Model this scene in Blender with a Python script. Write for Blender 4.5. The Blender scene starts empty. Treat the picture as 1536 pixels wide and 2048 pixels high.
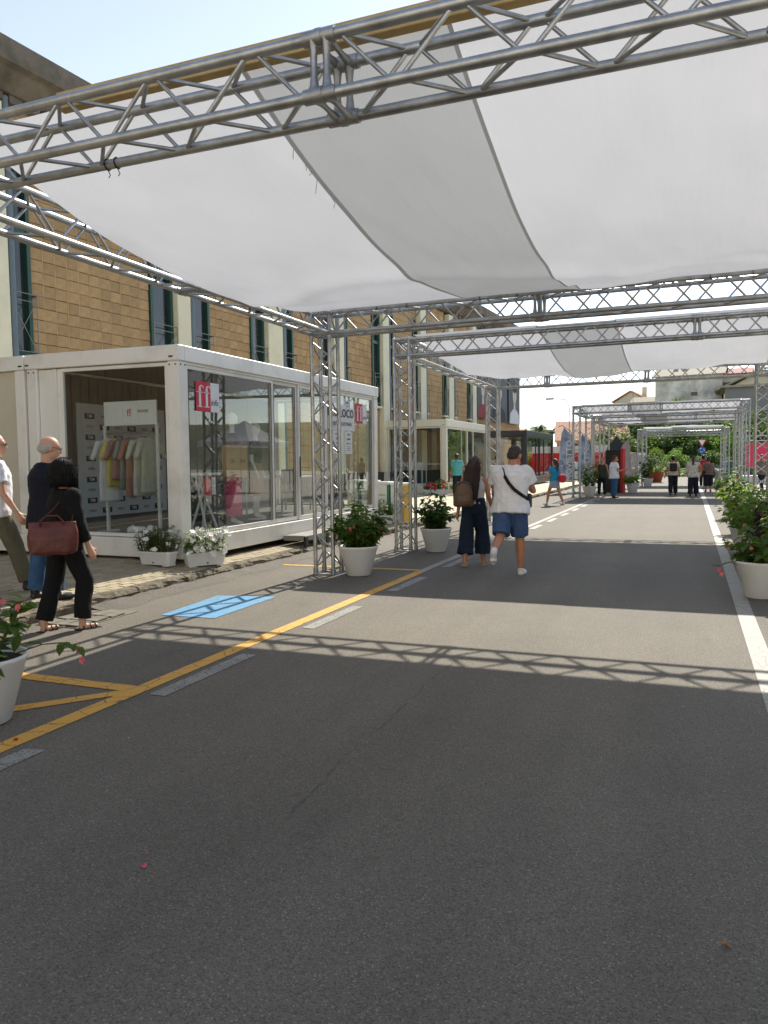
import bpy, bmesh, math, random
import numpy as np
from mathutils import Vector, Matrix, Euler, noise
R = math.radians
SC = bpy.context.scene
COL = SC.collection
random.seed(7)

# ------------------------------------------------------------------ camera, world, sun, exposure
cam = bpy.data.cameras.new('camera')
cam_o = bpy.data.objects.new('camera', cam)
COL.objects.link(cam_o)
cam.sensor_fit = 'VERTICAL'
cam.sensor_height = 24.0
cam.lens = 24.0 * 1532.3 / 2048.0
cam.clip_start = 0.05
cam.clip_end = 2000.0
RX = Vector((0.92893, 0.36999, -0.01388)); UX = Vector((-0.01072, 0.06436, 0.99787)); FX = Vector((-0.37010, 0.92680, -0.06375))
cam_o.matrix_world = Matrix(((RX.x, UX.x, -FX.x, 0), (RX.y, UX.y, -FX.y, 0), (RX.z, UX.z, -FX.z, 1.539), (0, 0, 0, 1)))
SC.camera = cam_o

SUN_EL = R(41.5)
SUN_AZ = R(1.8)            # clockwise from +Y
world = bpy.data.worlds.new('World'); SC.world = world; world.use_nodes = True
wn = world.node_tree; wn.nodes.clear()
w_out = wn.nodes.new('ShaderNodeOutputWorld'); w_bg = wn.nodes.new('ShaderNodeBackground'); w_sky = wn.nodes.new('ShaderNodeTexSky')
w_sky.sky_type = 'NISHITA'; w_sky.sun_disc = False
w_sky.sun_elevation = SUN_EL; w_sky.sun_rotation = SUN_AZ
w_sky.air_density = 1.0; w_sky.dust_density = 0.2; w_sky.ozone_density = 1.2
w_bg.inputs['Strength'].default_value = 0.10
w_hs = wn.nodes.new('ShaderNodeHueSaturation'); w_hs.inputs['Saturation'].default_value = .62          # summer haze: a paler, less blue sky
wn.links.new(w_sky.outputs[0], w_hs.inputs['Color']); wn.links.new(w_hs.outputs[0], w_bg.inputs[0]); wn.links.new(w_bg.outputs[0], w_out.inputs[0])

sun = bpy.data.lights.new('sun', 'SUN'); sun.energy = 3.0; sun.angle = R(0.53); sun.color = (1.0, 0.93, 0.80)
sun_o = bpy.data.objects.new('sun', sun); COL.objects.link(sun_o)
sd = Vector((math.sin(SUN_AZ) * math.cos(SUN_EL), math.cos(SUN_AZ) * math.cos(SUN_EL), math.sin(SUN_EL)))
sun_o.rotation_euler = sd.to_track_quat('Z', 'Y').to_euler()
sun_o.location = (0, 30, 40)

SC.view_settings.view_transform = 'Standard'
SC.view_settings.look = 'None'
SC.view_settings.gamma = 1.0
SC.view_settings.use_curve_mapping = False
SC.view_settings.exposure = 1.15
SC.render.engine = 'CYCLES'
SC.cycles.use_denoising = True
try:
    SC.cycles.denoiser = 'OPENIMAGEDENOISE'
    SC.cycles.denoising_prefilter = 'ACCURATE'
except Exception:
    pass
SC.cycles.max_bounces = 8; SC.cycles.diffuse_bounces = 3; SC.cycles.glossy_bounces = 3
SC.cycles.transmission_bounces = 4; SC.cycles.transparent_max_bounces = 12
SC.cycles.caustics_reflective = False; SC.cycles.caustics_refractive = False
SC.cycles.sample_clamp_indirect = 6.0

# ------------------------------------------------------------------ materials
def C(r, g, b):
    f = lambda v: (v / 255 / 12.92) if v / 255 <= .04045 else ((v / 255 + .055) / 1.055) ** 2.4
    return (f(r), f(g), f(b), 1.0)
MATS = {}
def mat(name, col, rough=.6, metal=0.0, var=0.0, vscale=8.0, bump=0.0, bscale=60.0, spec=.5, col2=None, coords='Object', detail=6.0, sss=0.0, lo=.35, hi=.65, sheen=0.0):
    """Principled material with optional noise colour variation and noise bump."""
    if name in MATS: return MATS[name]
    m = bpy.data.materials.new(name); m.use_nodes = True
    nt = m.node_tree; b = nt.nodes['Principled BSDF']
    b.inputs['Base Color'].default_value = col
    b.inputs['Roughness'].default_value = rough; b.inputs['Metallic'].default_value = metal
    b.inputs['Specular IOR Level'].default_value = spec
    if sheen: b.inputs['Sheen Weight'].default_value = sheen
    tc = nt.nodes.new('ShaderNodeTexCoord')
    if var > 0 or col2 is not None:
        n = nt.nodes.new('ShaderNodeTexNoise'); n.inputs['Scale'].default_value = vscale; n.inputs['Detail'].default_value = detail; n.inputs['Roughness'].default_value = .62
        nt.links.new(tc.outputs[coords], n.inputs['Vector'])
        rp = nt.nodes.new('ShaderNodeValToRGB')
        a = col2 if col2 is not None else tuple(min(1, c * (1 - var)) for c in col[:3]) + (1,)
        z = col if col2 is not None else tuple(min(1, c * (1 + var)) for c in col[:3]) + (1,)
        rp.color_ramp.elements[0].color = a; rp.color_ramp.elements[1].color = z
        rp.color_ramp.elements[0].position = lo; rp.color_ramp.elements[1].position = hi
        nt.links.new(n.outputs['Fac'], rp.inputs['Fac']); nt.links.new(rp.outputs['Color'], b.inputs['Base Color'])
    if bump > 0:
        n2 = nt.nodes.new('ShaderNodeTexNoise'); n2.inputs['Scale'].default_value = bscale; n2.inputs['Detail'].default_value = 5
        nt.links.new(tc.outputs[coords], n2.inputs['Vector'])
        bp = nt.nodes.new('ShaderNodeBump'); bp.inputs['Strength'].default_value = bump; bp.inputs['Distance'].default_value = .02
        nt.links.new(n2.outputs['Fac'], bp.inputs['Height']); nt.links.new(bp.outputs['Normal'], b.inputs['Normal'])
    MATS[name] = m
    return m

def mat_objvar(name, col, amount, rough=.75, bump=.3, bscale=40, var=.12, vscale=20, hue=.02):
    """Like mat() but every object gets its own slight tint (Object Info random)."""
    m = mat(name, col, rough, 0, var, vscale, bump, bscale)
    nt = m.node_tree; b = nt.nodes['Principled BSDF']
    src = b.inputs['Base Color'].links[0].from_socket
    oi = nt.nodes.new('ShaderNodeObjectInfo'); mr = nt.nodes.new('ShaderNodeMapRange')
    mr.inputs['To Min'].default_value = 1 - amount; mr.inputs['To Max'].default_value = 1 + amount
    hs = nt.nodes.new('ShaderNodeHueSaturation'); 
    nt.links.new(oi.outputs['Random'], mr.inputs['Value']); nt.links.new(mr.outputs['Result'], hs.inputs['Value'])
    nt.links.new(src, hs.inputs['Color']); nt.links.new(hs.outputs['Color'], b.inputs['Base Color'])
    return m

def mat_asphalt(name, base, speck, dark, patch=.12, rough=.55):
    m = bpy.data.materials.new(name); m.use_nodes = True; nt = m.node_tree; b = nt.nodes['Principled BSDF']
    b.inputs['Roughness'].default_value = rough; b.inputs['Specular IOR Level'].default_value = .42
    L = nt.links.new; tc = nt.nodes.new('ShaderNodeTexCoord')
    v = nt.nodes.new('ShaderNodeTexVoronoi'); v.inputs['Scale'].default_value = 190; L(tc.outputs['Object'], v.inputs['Vector'])
    r1 = nt.nodes.new('ShaderNodeValToRGB'); e = r1.color_ramp.elements
    e[0].position = .05; e[0].color = dark; e[1].position = .98; e[1].color = speck
    k = e.new(.55); k.color = base; k = e.new(.93); k.color = base
    sep = nt.nodes.new('ShaderNodeSeparateColor'); L(v.outputs['Color'], sep.inputs[0]); L(sep.outputs[0], r1.inputs['Fac'])
    n = nt.nodes.new('ShaderNodeTexNoise'); n.inputs['Scale'].default_value = .55; n.inputs['Detail'].default_value = 7; n.inputs['Roughness'].default_value = .65; L(tc.outputs['Object'], n.inputs['Vector'])
    mp = nt.nodes.new('ShaderNodeMapping'); mp.inputs['Scale'].default_value = (1.6, .12, 1); L(tc.outputs['Object'], mp.inputs['Vector'])
    n3 = nt.nodes.new('ShaderNodeTexNoise'); n3.inputs['Scale'].default_value = 1.2; n3.inputs['Detail'].default_value = 4; L(mp.outputs[0], n3.inputs['Vector'])
    ad = nt.nodes.new('ShaderNodeMath'); ad.operation = 'ADD'; L(n.outputs['Fac'], ad.inputs[0]); L(n3.outputs['Fac'], ad.inputs[1])
    mr = nt.nodes.new('ShaderNodeMapRange'); mr.inputs['From Min'].default_value = .65; mr.inputs['From Max'].default_value = 1.35
    mr.inputs['To Min'].default_value = 1 - patch; mr.inputs['To Max'].default_value = 1 + patch; L(ad.outputs[0], mr.inputs['Value'])
    n4 = nt.nodes.new('ShaderNodeTexNoise'); n4.inputs['Scale'].default_value = 1.15; n4.inputs['Detail'].default_value = 9; n4.inputs['Roughness'].default_value = .72; n4.inputs['Distortion'].default_value = .6; L(tc.outputs['Object'], n4.inputs['Vector'])
    st = nt.nodes.new('ShaderNodeMapRange'); st.inputs['From Min'].default_value = .60; st.inputs['From Max'].default_value = .70; st.inputs['To Min'].default_value = 1.0; st.inputs['To Max'].default_value = .80; L(n4.outputs['Fac'], st.inputs['Value'])     # oil and tyre stains
    ml = nt.nodes.new('ShaderNodeMath'); ml.operation = 'MULTIPLY'; L(mr.outputs['Result'], ml.inputs[0]); L(st.outputs['Result'], ml.inputs[1])
    hs = nt.nodes.new('ShaderNodeHueSaturation'); L(r1.outputs['Color'], hs.inputs['Color']); L(ml.outputs[0], hs.inputs['Value']); L(hs.outputs['Color'], b.inputs['Base Color'])
    n2 = nt.nodes.new('ShaderNodeTexNoise'); n2.inputs['Scale'].default_value = 210; n2.inputs['Detail'].default_value = 3; L(tc.outputs['Object'], n2.inputs['Vector'])
    ad2 = nt.nodes.new('ShaderNodeMath'); ad2.operation = 'ADD'; L(n2.outputs['Fac'], ad2.inputs[0]); L(v.outputs['Distance'], ad2.inputs[1])
    bp = nt.nodes.new('ShaderNodeBump'); bp.inputs['Strength'].default_value = .55; bp.inputs['Distance'].default_value = .006
    L(ad2.outputs[0], bp.inputs['Height']); L(bp.outputs['Normal'], b.inputs['Normal'])
    MATS[name] = m; return m

def mat_paint(name, col, wear_col, wear=.46):
    """Worn road paint: paint with the asphalt showing through in grains and cracks."""
    m = bpy.data.materials.new(name); m.use_nodes = True; nt = m.node_tree; b = nt.nodes['Principled BSDF']; L = nt.links.new
    b.inputs['Roughness'].default_value = .65
    tc = nt.nodes.new('ShaderNodeTexCoord')
    n = nt.nodes.new('ShaderNodeTexNoise'); n.inputs['Scale'].default_value = 90; n.inputs['Detail'].default_value = 4; L(tc.outputs['Object'], n.inputs['Vector'])
    n2 = nt.nodes.new('ShaderNodeTexNoise'); n2.inputs['Scale'].default_value = 3; n2.inputs['Detail'].default_value = 5; L(tc.outputs['Object'], n2.inputs['Vector'])
    mx = nt.nodes.new('ShaderNodeMath'); mx.operation = 'MULTIPLY_ADD'; mx.inputs[1].default_value = .45; L(n2.outputs['Fac'], mx.inputs[0]); L(n.outputs['Fac'], mx.inputs[2])
    r = nt.nodes.new('ShaderNodeValToRGB'); r.color_ramp.elements[0].color = wear_col; r.color_ramp.elements[1].color = col
    r.color_ramp.elements[0].position = wear + .1; r.color_ramp.elements[1].position = wear + .22
    L(mx.outputs[0], r.inputs['Fac'])
    vc = nt.nodes.new('ShaderNodeTexVoronoi'); vc.feature = 'DISTANCE_TO_EDGE'; vc.inputs['Scale'].default_value = 5.5; nd = nt.nodes.new('ShaderNodeMixRGB'); nd.inputs[0].default_value = .12; L(tc.outputs['Object'], nd.inputs[1]); L(n2.outputs['Color'], nd.inputs[2]); L(nd.outputs[0], vc.inputs['Vector'])
    cr = nt.nodes.new('ShaderNodeMapRange'); cr.inputs['From Min'].default_value = .006; cr.inputs['From Max'].default_value = .022; L(vc.outputs['Distance'], cr.inputs['Value'])
    mc = nt.nodes.new('ShaderNodeMixRGB'); mc.inputs[1].default_value = wear_col; L(cr.outputs['Result'], mc.inputs[0]); L(r.outputs['Color'], mc.inputs[2]); L(mc.outputs[0], b.inputs['Base Color'])
    bp = nt.nodes.new('ShaderNodeBump'); bp.inputs['Strength'].default_value = .35; bp.inputs['Distance'].default_value = .005
    L(n.outputs['Fac'], bp.inputs['Height']); L(bp.outputs['Normal'], b.inputs['Normal'])
    MATS[name] = m; return m

def mat_fabric_translucent(name, col, trans, mixf=.5, var=.03):
    m = bpy.data.materials.new(name); m.use_nodes = True; nt = m.node_tree; nt.nodes.clear(); L = nt.links.new
    o = nt.nodes.new('ShaderNodeOutputMaterial'); d = nt.nodes.new('ShaderNodeBsdfDiffuse'); t = nt.nodes.new('ShaderNodeBsdfTranslucent'); mx = nt.nodes.new('ShaderNodeMixShader')
    d.inputs[0].default_value = col; t.inputs[0].default_value = trans; mx.inputs[0].default_value = mixf
    tc = nt.nodes.new('ShaderNodeTexCoord'); n = nt.nodes.new('ShaderNodeTexNoise'); n.inputs['Scale'].default_value = 1.3; n.inputs['Detail'].default_value = 6; L(tc.outputs['Object'], n.inputs['Vector'])
    r = nt.nodes.new('ShaderNodeValToRGB'); r.color_ramp.elements[0].position = .3; r.color_ramp.elements[1].position = .6
    r.color_ramp.elements[0].color = tuple(c * (1 - var * 2) for c in trans[:3]) + (1,); r.color_ramp.elements[1].color = trans
    L(n.outputs['Fac'], r.inputs['Fac']); L(r.outputs['Color'], t.inputs[0])
    mp = nt.nodes.new('ShaderNodeMapping'); mp.inputs['Scale'].default_value = (3.0, .5, 1); L(tc.outputs['Object'], mp.inputs['Vector'])
    n2 = nt.nodes.new('ShaderNodeTexNoise'); n2.inputs['Scale'].default_value = 1.6; n2.inputs['Detail'].default_value = 3; L(mp.outputs[0], n2.inputs['Vector'])
    bp = nt.nodes.new('ShaderNodeBump'); bp.inputs['Strength'].default_value = .5; bp.inputs['Distance'].default_value = .05; L(n2.outputs['Fac'], bp.inputs['Height'])
    L(bp.outputs['Normal'], d.inputs['Normal']); L(bp.outputs['Normal'], t.inputs['Normal'])
    L(d.outputs[0], mx.inputs[1]); L(t.outputs[0], mx.inputs[2]); L(mx.outputs[0], o.inputs['Surface'])
    MATS[name] = m; return m

def mat_leaf(name, col, col2, trans):
    m = bpy.data.materials.new(name); m.use_nodes = True; nt = m.node_tree; b = nt.nodes['Principled BSDF']; L = nt.links.new
    o = [n for n in nt.nodes if n.type == 'OUTPUT_MATERIAL'][0]
    b.inputs['Roughness'].default_value = .55; b.inputs['Specular IOR Level'].default_value = .3
    tc = nt.nodes.new('ShaderNodeTexCoord'); n = nt.nodes.new('ShaderNodeTexNoise'); n.inputs['Scale'].default_value = 6; n.inputs['Detail'].default_value = 3; L(tc.outputs['Object'], n.inputs['Vector'])
    r = nt.nodes.new('ShaderNodeValToRGB'); r.color_ramp.elements[0].color = col; r.color_ramp.elements[1].color = col2
    r.color_ramp.elements[0].position = .38; r.color_ramp.elements[1].position = .62
    L(n.outputs['Fac'], r.inputs['Fac']); L(r.outputs['Color'], b.inputs['Base Color'])
    t = nt.nodes.new('ShaderNodeBsdfTranslucent'); t.inputs[0].default_value = trans
    mx = nt.nodes.new('ShaderNodeMixShader'); mx.inputs[0].default_value = .4
    L(b.outputs[0], mx.inputs[1]); L(t.outputs[0], mx.inputs[2]); L(mx.outputs[0], o.inputs['Surface'])
    MATS[name] = m; return m

def mat_glass(name, tint=(.86, .89, .87, 1), ior=1.45, boost=1.0, rough=0.0):
    m = bpy.data.materials.new(name); m.use_nodes = True; nt = m.node_tree; nt.nodes.clear(); L = nt.links.new
    o = nt.nodes.new('ShaderNodeOutputMaterial'); t = nt.nodes.new('ShaderNodeBsdfTransparent'); g = nt.nodes.new('ShaderNodeBsdfGlossy'); mx = nt.nodes.new('ShaderNodeMixShader')
    t.inputs[0].default_value = tint; g.inputs['Roughness'].default_value = rough; g.inputs['Color'].default_value = (.95, .97, .98, 1)
    f = nt.nodes.new('ShaderNodeFresnel')
    ge = nt.nodes.new('ShaderNodeNewGeometry'); mi = nt.nodes.new('ShaderNodeMapRange'); mi.inputs['To Min'].default_value = ior; mi.inputs['To Max'].default_value = 1 / ior   # same index on both faces of the pane
    L(ge.outputs['Backfacing'], mi.inputs['Value']); L(mi.outputs['Result'], f.inputs['IOR'])
    k = nt.nodes.new('ShaderNodeMath'); k.operation = 'MULTIPLY'; k.inputs[1].default_value = boost; k.use_clamp = True
    L(f.outputs[0], k.inputs[0]); L(k.outputs[0], mx.inputs[0]); L(t.outputs[0], mx.inputs[1]); L(g.outputs[0], mx.inputs[2]); L(mx.outputs[0], o.inputs['Surface'])
    MATS[name] = m; return m

# ------------------------------------------------------------------ mesh builder
class MB:
    def __init__(s): s.v = []; s.f = []; s.sm = []; s.mi = []; s.cur = 0; s.smooth = False
    def add(s, vs, fs, smooth=None):
        o = len(s.v); s.v += [tuple(p) for p in vs]
        for f in fs: s.f.append(tuple(i + o for i in f)); s.sm.append(s.smooth if smooth is None else smooth); s.mi.append(s.cur)
        return s
    def box(s, x0, x1, y0, y1, z0, z1, bev=0.0):
        if bev <= 0:
            return s.add([(x0, y0, z0), (x1, y0, z0), (x1, y1, z0), (x0, y1, z0), (x0, y0, z1), (x1, y0, z1), (x1, y1, z1), (x0, y1, z1)],
                         [(0, 3, 2, 1), (4, 5, 6, 7), (0, 1, 5, 4), (1, 2, 6, 5), (2, 3, 7, 6), (3, 0, 4, 7)], False)
        b = bev; vs = []
        for z, ins in ((z0, b), (z0 + b, 0), (z1 - b, 0), (z1, b)):
            X0, X1, Y0, Y1 = x0 + ins, x1 - ins, y0 + ins, y1 - ins
            vs += [(X0 + b, Y0, z), (X1 - b, Y0, z), (X1, Y0 + b, z), (X1, Y1 - b, z), (X1 - b, Y1, z), (X0 + b, Y1, z), (X0, Y1 - b, z), (X0, Y0 + b, z)]
        fs = [tuple(range(7, -1, -1)), tuple(range(24, 32))]
        for l in range(3):
            for i in range(8): fs.append((l * 8 + i, l * 8 + (i + 1) % 8, l * 8 + 8 + (i + 1) % 8, l * 8 + 8 + i))
        return s.add(vs, fs, False)
    def cbox(s, c, sx, sy, sz, rot=None, bev=0.0):
        t = MB(); t.box(-sx / 2, sx / 2, -sy / 2, sy / 2, -sz / 2, sz / 2, bev)
        M = Matrix.Translation(Vector(c)) @ (rot.to_4x4() if rot is not None else Matrix())
        return s.add([M @ Vector(p) for p in t.v], t.f, False)
    def tube(s, a, b, r, n=8, r2=None, cap=True, smooth=True):
        a = Vector(a); b = Vector(b); r2 = r if r2 is None else r2
        d = (b - a).normalized(); q = d.to_track_quat('Z', 'Y')
        vs = []
        for p, rr in ((a, r), (b, r2)):
            for i in range(n):
                t = 2 * math.pi * i / n; vs.append(p + q @ Vector((rr * math.cos(t), rr * math.sin(t), 0)))
        fs = [(i, (i + 1) % n, n + (i + 1) % n, n + i) for i in range(n)]
        s.add(vs, fs, smooth)
        if cap: s.add(vs, [tuple(range(n - 1, -1, -1)), tuple(range(n, 2 * n))], False)
        return s
    def path(s, pts, r, n=6, smooth=True):
        pts = [Vector(p) for p in pts]; vs = []; rr = r if isinstance(r, (list, tuple)) else [r] * len(pts)
        for k, p in enumerate(pts):
            d = (pts[min(k + 1, len(pts) - 1)] - pts[max(k - 1, 0)]).normalized(); q = d.to_track_quat('Z', 'Y')
            for i in range(n): t = 2 * math.pi * i / n; vs.append(p + q @ Vector((rr[k] * math.cos(t), rr[k] * math.sin(t), 0)))
        fs = []
        for k in range(len(pts) - 1):
            for i in range(n): fs.append((k * n + i, k * n + (i + 1) % n, (k + 1) * n + (i + 1) % n, (k + 1) * n + i))
        fs += [tuple(range(n - 1, -1, -1)), tuple(range((len(pts) - 1) * n, len(pts) * n))]
        return s.add(vs, fs, smooth)
    def lathe(s, prof, n=32, c=(0, 0, 0), smooth=True, closed=False):
        vs = []
        for r, z in prof:
            for i in range(n): t = 2 * math.pi * i / n; vs.append((c[0] + r * math.cos(t), c[1] + r * math.sin(t), c[2] + z))
        fs = []
        for k in range(len(prof) - 1):
            for i in range(n): fs.append((k * n + i, k * n + (i + 1) % n, (k + 1) * n + (i + 1) % n, (k + 1) * n + i))
        return s.add(vs, fs, smooth)
    def disc(s, c, r, n=24):
        return s.add([(c[0] + r * math.cos(2 * math.pi * i / n), c[1] + r * math.sin(2 * math.pi * i / n), c[2]) for i in range(n)], [tuple(range(n))], False)
    def ell(s, c, rad, rot=None, n=16, m=10):
        vs = []; c = Vector(c)
        q = rot if rot is not None else Matrix.Identity(3)
        for j in range(1, m):
            ph = math.pi * j / m
            for i in range(n):
                t = 2 * math.pi * i / n
                vs.append(c + q @ Vector((rad[0] * math.sin(ph) * math.cos(t), rad[1] * math.sin(ph) * math.sin(t), rad[2] * math.cos(ph))))
        vs += [c + q @ Vector((0, 0, rad[2])), c + q @ Vector((0, 0, -rad[2]))]; T = len(vs) - 2
        fs = []
        for j in range(m - 2):
            for i in range(n): fs.append((j * n + i, (j + 1) * n + i, (j + 1) * n + (i + 1) % n, j * n + (i + 1) % n))
        for i in range(n): fs.append((T, i, (i + 1) % n)); fs.append((T + 1, (m - 2) * n + (i + 1) % n, (m - 2) * n + i))
        return s.add(vs, fs, True)
    def caps(s, a, b, ra, rb, n=12):
        """tapered capsule (closed) for voxel unions"""
        a = Vector(a); b = Vector(b); d = b - a
        if d.length < 1e-5: return s.ell(a, (ra, ra, ra))
        q = d.normalized().to_track_quat('Z', 'Y'); vs = []; rings = []
        for k in (-70, -35, 0): rings.append((a, ra, R(k)))
        for k in (0, 35, 70): rings.append((b, rb, R(k)))
        for p, r, ang in rings:
            for i in range(n):
                t = 2 * math.pi * i / n; vs.append(p + q @ Vector((r * math.cos(ang) * math.cos(t), r * math.cos(ang) * math.sin(t), r * math.sin(ang))))
        fs = []
        for k in range(5):
            for i in range(n): fs.append((k * n + i, k * n + (i + 1) % n, (k + 1) * n + (i + 1) % n, (k + 1) * n + i))
        fs += [tuple(range(n - 1, -1, -1)), tuple(range(5 * n, 6 * n))]
        return s.add(vs, fs, True)
    def loft(s, rings, n=20):
        """closed loft through ellipse rings: (centre, rx, ry[, rotation 3x3])"""
        vs = []
        for rg in rings:
            c = Vector(rg[0]); q = rg[3] if len(rg) > 3 else Matrix.Identity(3)
            for i in range(n): t = 2 * math.pi * i / n; vs.append(c + q @ Vector((rg[1] * math.cos(t), rg[2] * math.sin(t), 0)))
        fs = []
        for k in range(len(rings) - 1):
            for i in range(n): fs.append((k * n + i, k * n + (i + 1) % n, (k + 1) * n + (i + 1) % n, (k + 1) * n + i))
        fs += [tuple(range(n - 1, -1, -1)), tuple(range((len(rings) - 1) * n, len(rings) * n))]
        return s.add(vs, fs, True)
    def quad(s, a, b, c, d): return s.add([a, b, c, d], [(0, 1, 2, 3)], False)
    def poly(s, pts): return s.add(pts, [tuple(range(len(pts)))], False)
    def prism(s, pts, axis, t0, t1):
        """2D polygon extruded along an axis; pts are the two other coordinates in axis order"""
        def P(p, t): return {'x': (t, p[0], p[1]), 'y': (p[0], t, p[1]), 'z': (p[0], p[1], t)}[axis]
        n = len(pts); vs = [P(p, t0) for p in pts] + [P(p, t1) for p in pts]
        fs = [tuple(range(n - 1, -1, -1)), tuple(range(n, 2 * n))] + [(i, (i + 1) % n, n + (i + 1) % n, n + i) for i in range(n)]
        return s.add(vs, fs, False)
    def grid(s, fn, nu, nv, smooth=True):
        vs = [fn(i / nu, j / nv) for j in range(nv + 1) for i in range(nu + 1)]
        fs = [(j * (nu + 1) + i, j * (nu + 1) + i + 1, (j + 1) * (nu + 1) + i + 1, (j + 1) * (nu + 1) + i) for j in range(nv) for i in range(nu)]
        return s.add(vs, fs, smooth)
    def mesh(s, name, mats):
        me = bpy.data.meshes.new(name); me.from_pydata(s.v, [], s.f); 
        mats = mats if isinstance(mats, (list, tuple)) else [mats]
        for m in mats: me.materials.append(m)
        me.polygons.foreach_set('use_smooth', s.sm); me.polygons.foreach_set('material_index', s.mi)
        me.update(); return me
    def build(s, name, mats, parent=None, loc=None, rot=None, fixn=True):
        me = s.mesh(name, mats)
        if fixn:
            bm = bmesh.new(); bm.from_mesh(me); bmesh.ops.recalc_face_normals(bm, faces=bm.faces); bm.to_mesh(me); bm.free()
        return link(name, me, parent, loc, rot)

def link(name, data, parent=None, loc=None, rot=None, M=None):
    o = bpy.data.objects.new(name, data); COL.objects.link(o)
    if parent is not None: o.parent = parent
    if M is not None: o.matrix_local = M
    else:
        if loc is not None: o.location = loc
        if rot is not None: o.rotation_euler = rot
    return o
def tag(o, label=None, cat=None, group=None, kind=None):
    if label: o['label'] = label
    if cat: o['category'] = cat
    if group: o['group'] = group
    if kind: o['kind'] = kind
    return o
def thing(name, label, cat, loc=(0, 0, 0), rz=0.0, group=None):
    o = link(name, None, None, loc, (0, 0, rz)); o.empty_display_size = .2
    return tag(o, label, cat, group)
def copy_tree(o, parent=None):
    c = o.copy(); COL.objects.link(c); c.parent = parent
    for ch in list(o.children): copy_tree(ch, c)
    return c
WORK = bpy.data.scenes.new('work')          # scratch scene so that modifiers are evaluated without the whole place
def bake(o):
    WORK.collection.objects.link(o); vl = WORK.view_layers[0]; vl.update(); dg = vl.depsgraph
    return bpy.data.meshes.new_from_object(o.evaluated_get(dg))
def text_mesh(txt, size, extrude=.0008, align='CENTER', shear=0.0, weight=0.0, space=1.0):
    cu = bpy.data.curves.new('txt', 'FONT'); cu.body = txt; cu.size = size; cu.extrude = extrude; cu.align_x = align; cu.align_y = 'CENTER'; cu.shear = shear; cu.offset = weight; cu.space_character = space
    cu.resolution_u = 3
    o = bpy.data.objects.new('txt', cu); me = bake(o)
    bpy.data.objects.remove(o); bpy.data.curves.remove(cu)
    return me
def text(name, txt, size, m, parent, M, **k):
    me = text_mesh(txt, size, **k); me.materials.clear(); me.materials.append(m); me.name = name
    return link(name, me, parent, M=M)
# ------------------------------------------------------------------ shared materials
asph = mat_asphalt('asphalt_dark', C(116, 110, 99), C(146, 139, 127), C(86, 81, 73), .20, .78)
asph2 = mat_asphalt('asphalt_pale', C(112, 106, 94), C(146, 139, 125), C(88, 83, 74), .14, .8)
gmat = mat_asphalt('ground_pale', C(192, 184, 168), C(210, 204, 190), C(168, 160, 146), .12, .85)
p_white = mat_paint('paint_white', C(158, 155, 146), C(100, 97, 92), .36)
p_faint = mat_paint('paint_white_worn', C(150, 148, 142), C(92, 89, 85), .50)
p_yel = mat_paint('paint_yellow', C(218, 164, 70), C(112, 98, 70), .38)
p_blue = mat_paint('paint_blue', C(96, 152, 190), C(92, 102, 108), .37)
alu = mat('aluminium', (.46, .47, .47, 1), .42, 1.0, .22, 6.0, .08, 160)
alu2 = mat('cast_aluminium', (.40, .41, .42, 1), .5, 1.0, .12, 14, .12, 120)
blackp = mat('black_plastic', C(24, 24, 25), .5)
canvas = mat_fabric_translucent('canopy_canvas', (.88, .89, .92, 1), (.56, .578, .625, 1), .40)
canvas_overlap_shade = mat_fabric_translucent('canopy_canvas_overlap_shade', (.70, .72, .73, 1), (.35, .366, .388, 1), .40)  # second sheet: the shade of doubled cloth is put into its colour
wood = mat('plank_wood', C(190, 164, 112), .7, 0, .18, 3.0, .2, 50)
white_pnt = mat('container_white', C(238, 236, 227), .45, 0, 0, 1.4, .03, 30, .5, C(216, 212, 200), detail=10, lo=.30, hi=.50)
beige_pnl = mat('panel_beige', C(206, 198, 178), .5, 0, .03, 2.0)
grey_int = mat('interior_grey', C(98, 96, 92), .8, 0, .06, 3)
dark_int = mat('interior_floor', C(86, 82, 76), .55, 0, .10, 4)
gasket = mat('gasket_dark', C(46, 46, 44), .6)
glass = mat_glass('window_glass', (.93, .95, .94, 1), 1.5, 1.15)
glass_dk = mat_glass('dark_glass', (.30, .34, .34, 1), 1.5, 1.2)
black_fr = mat('black_frame', C(38, 41, 42), .4, 0, .05, 3)

# ------------------------------------------------------------------ ground, roads, markings
PAV_X = -6.02
def rect(name, x0, x1, y0, y1, z, m, nx=1, ny=1):
    b = MB(); b.grid(lambda u, v: (x0 + (x1 - x0) * u, y0 + (y1 - y0) * v, z), nx, ny, False)
    return tag(b.build(name, m), kind='structure')
rect('ground', -400, 400, -150, 700, -.012, gmat)
rect('road', PAV_X - .3, 2.1, -14, 14.74, 0, asph)
rect('road', PAV_X - .3, 2.1, 14.745, 72, 0, asph2)
def mark(x0, x1, y0, y1, m, z=.004): return rect('road_marking', x0, x1, y0, y1, z, m)
mark(-3.578, -3.447, -6, 10.20, p_yel)
mark(-3.572, -3.452, 10.20, 66, p_white)
y = -.25
k = 0
while y < 60:
    mark(-3.375, -3.245, y, y + 1.16, p_faint if y < 12 else p_white); y += 2.19; k += 1
mark(.452, .60, -6, 66, p_white)
mark(-6.0, -3.578, 10.22, 10.34, p_yel, .0045)
mark(-5.9, -3.578, 4.13, 4.26, p_yel, .0045)
b = MB(); b.poly([(-5.35, 2.05, .0045), (-5.2, 1.98, .0045), (-3.578, 4.02, .0045), (-3.578, 4.13, .0045), (-3.63, 4.13, .0045)]); tag(b.build('road_marking', p_yel), kind='structure')
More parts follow.
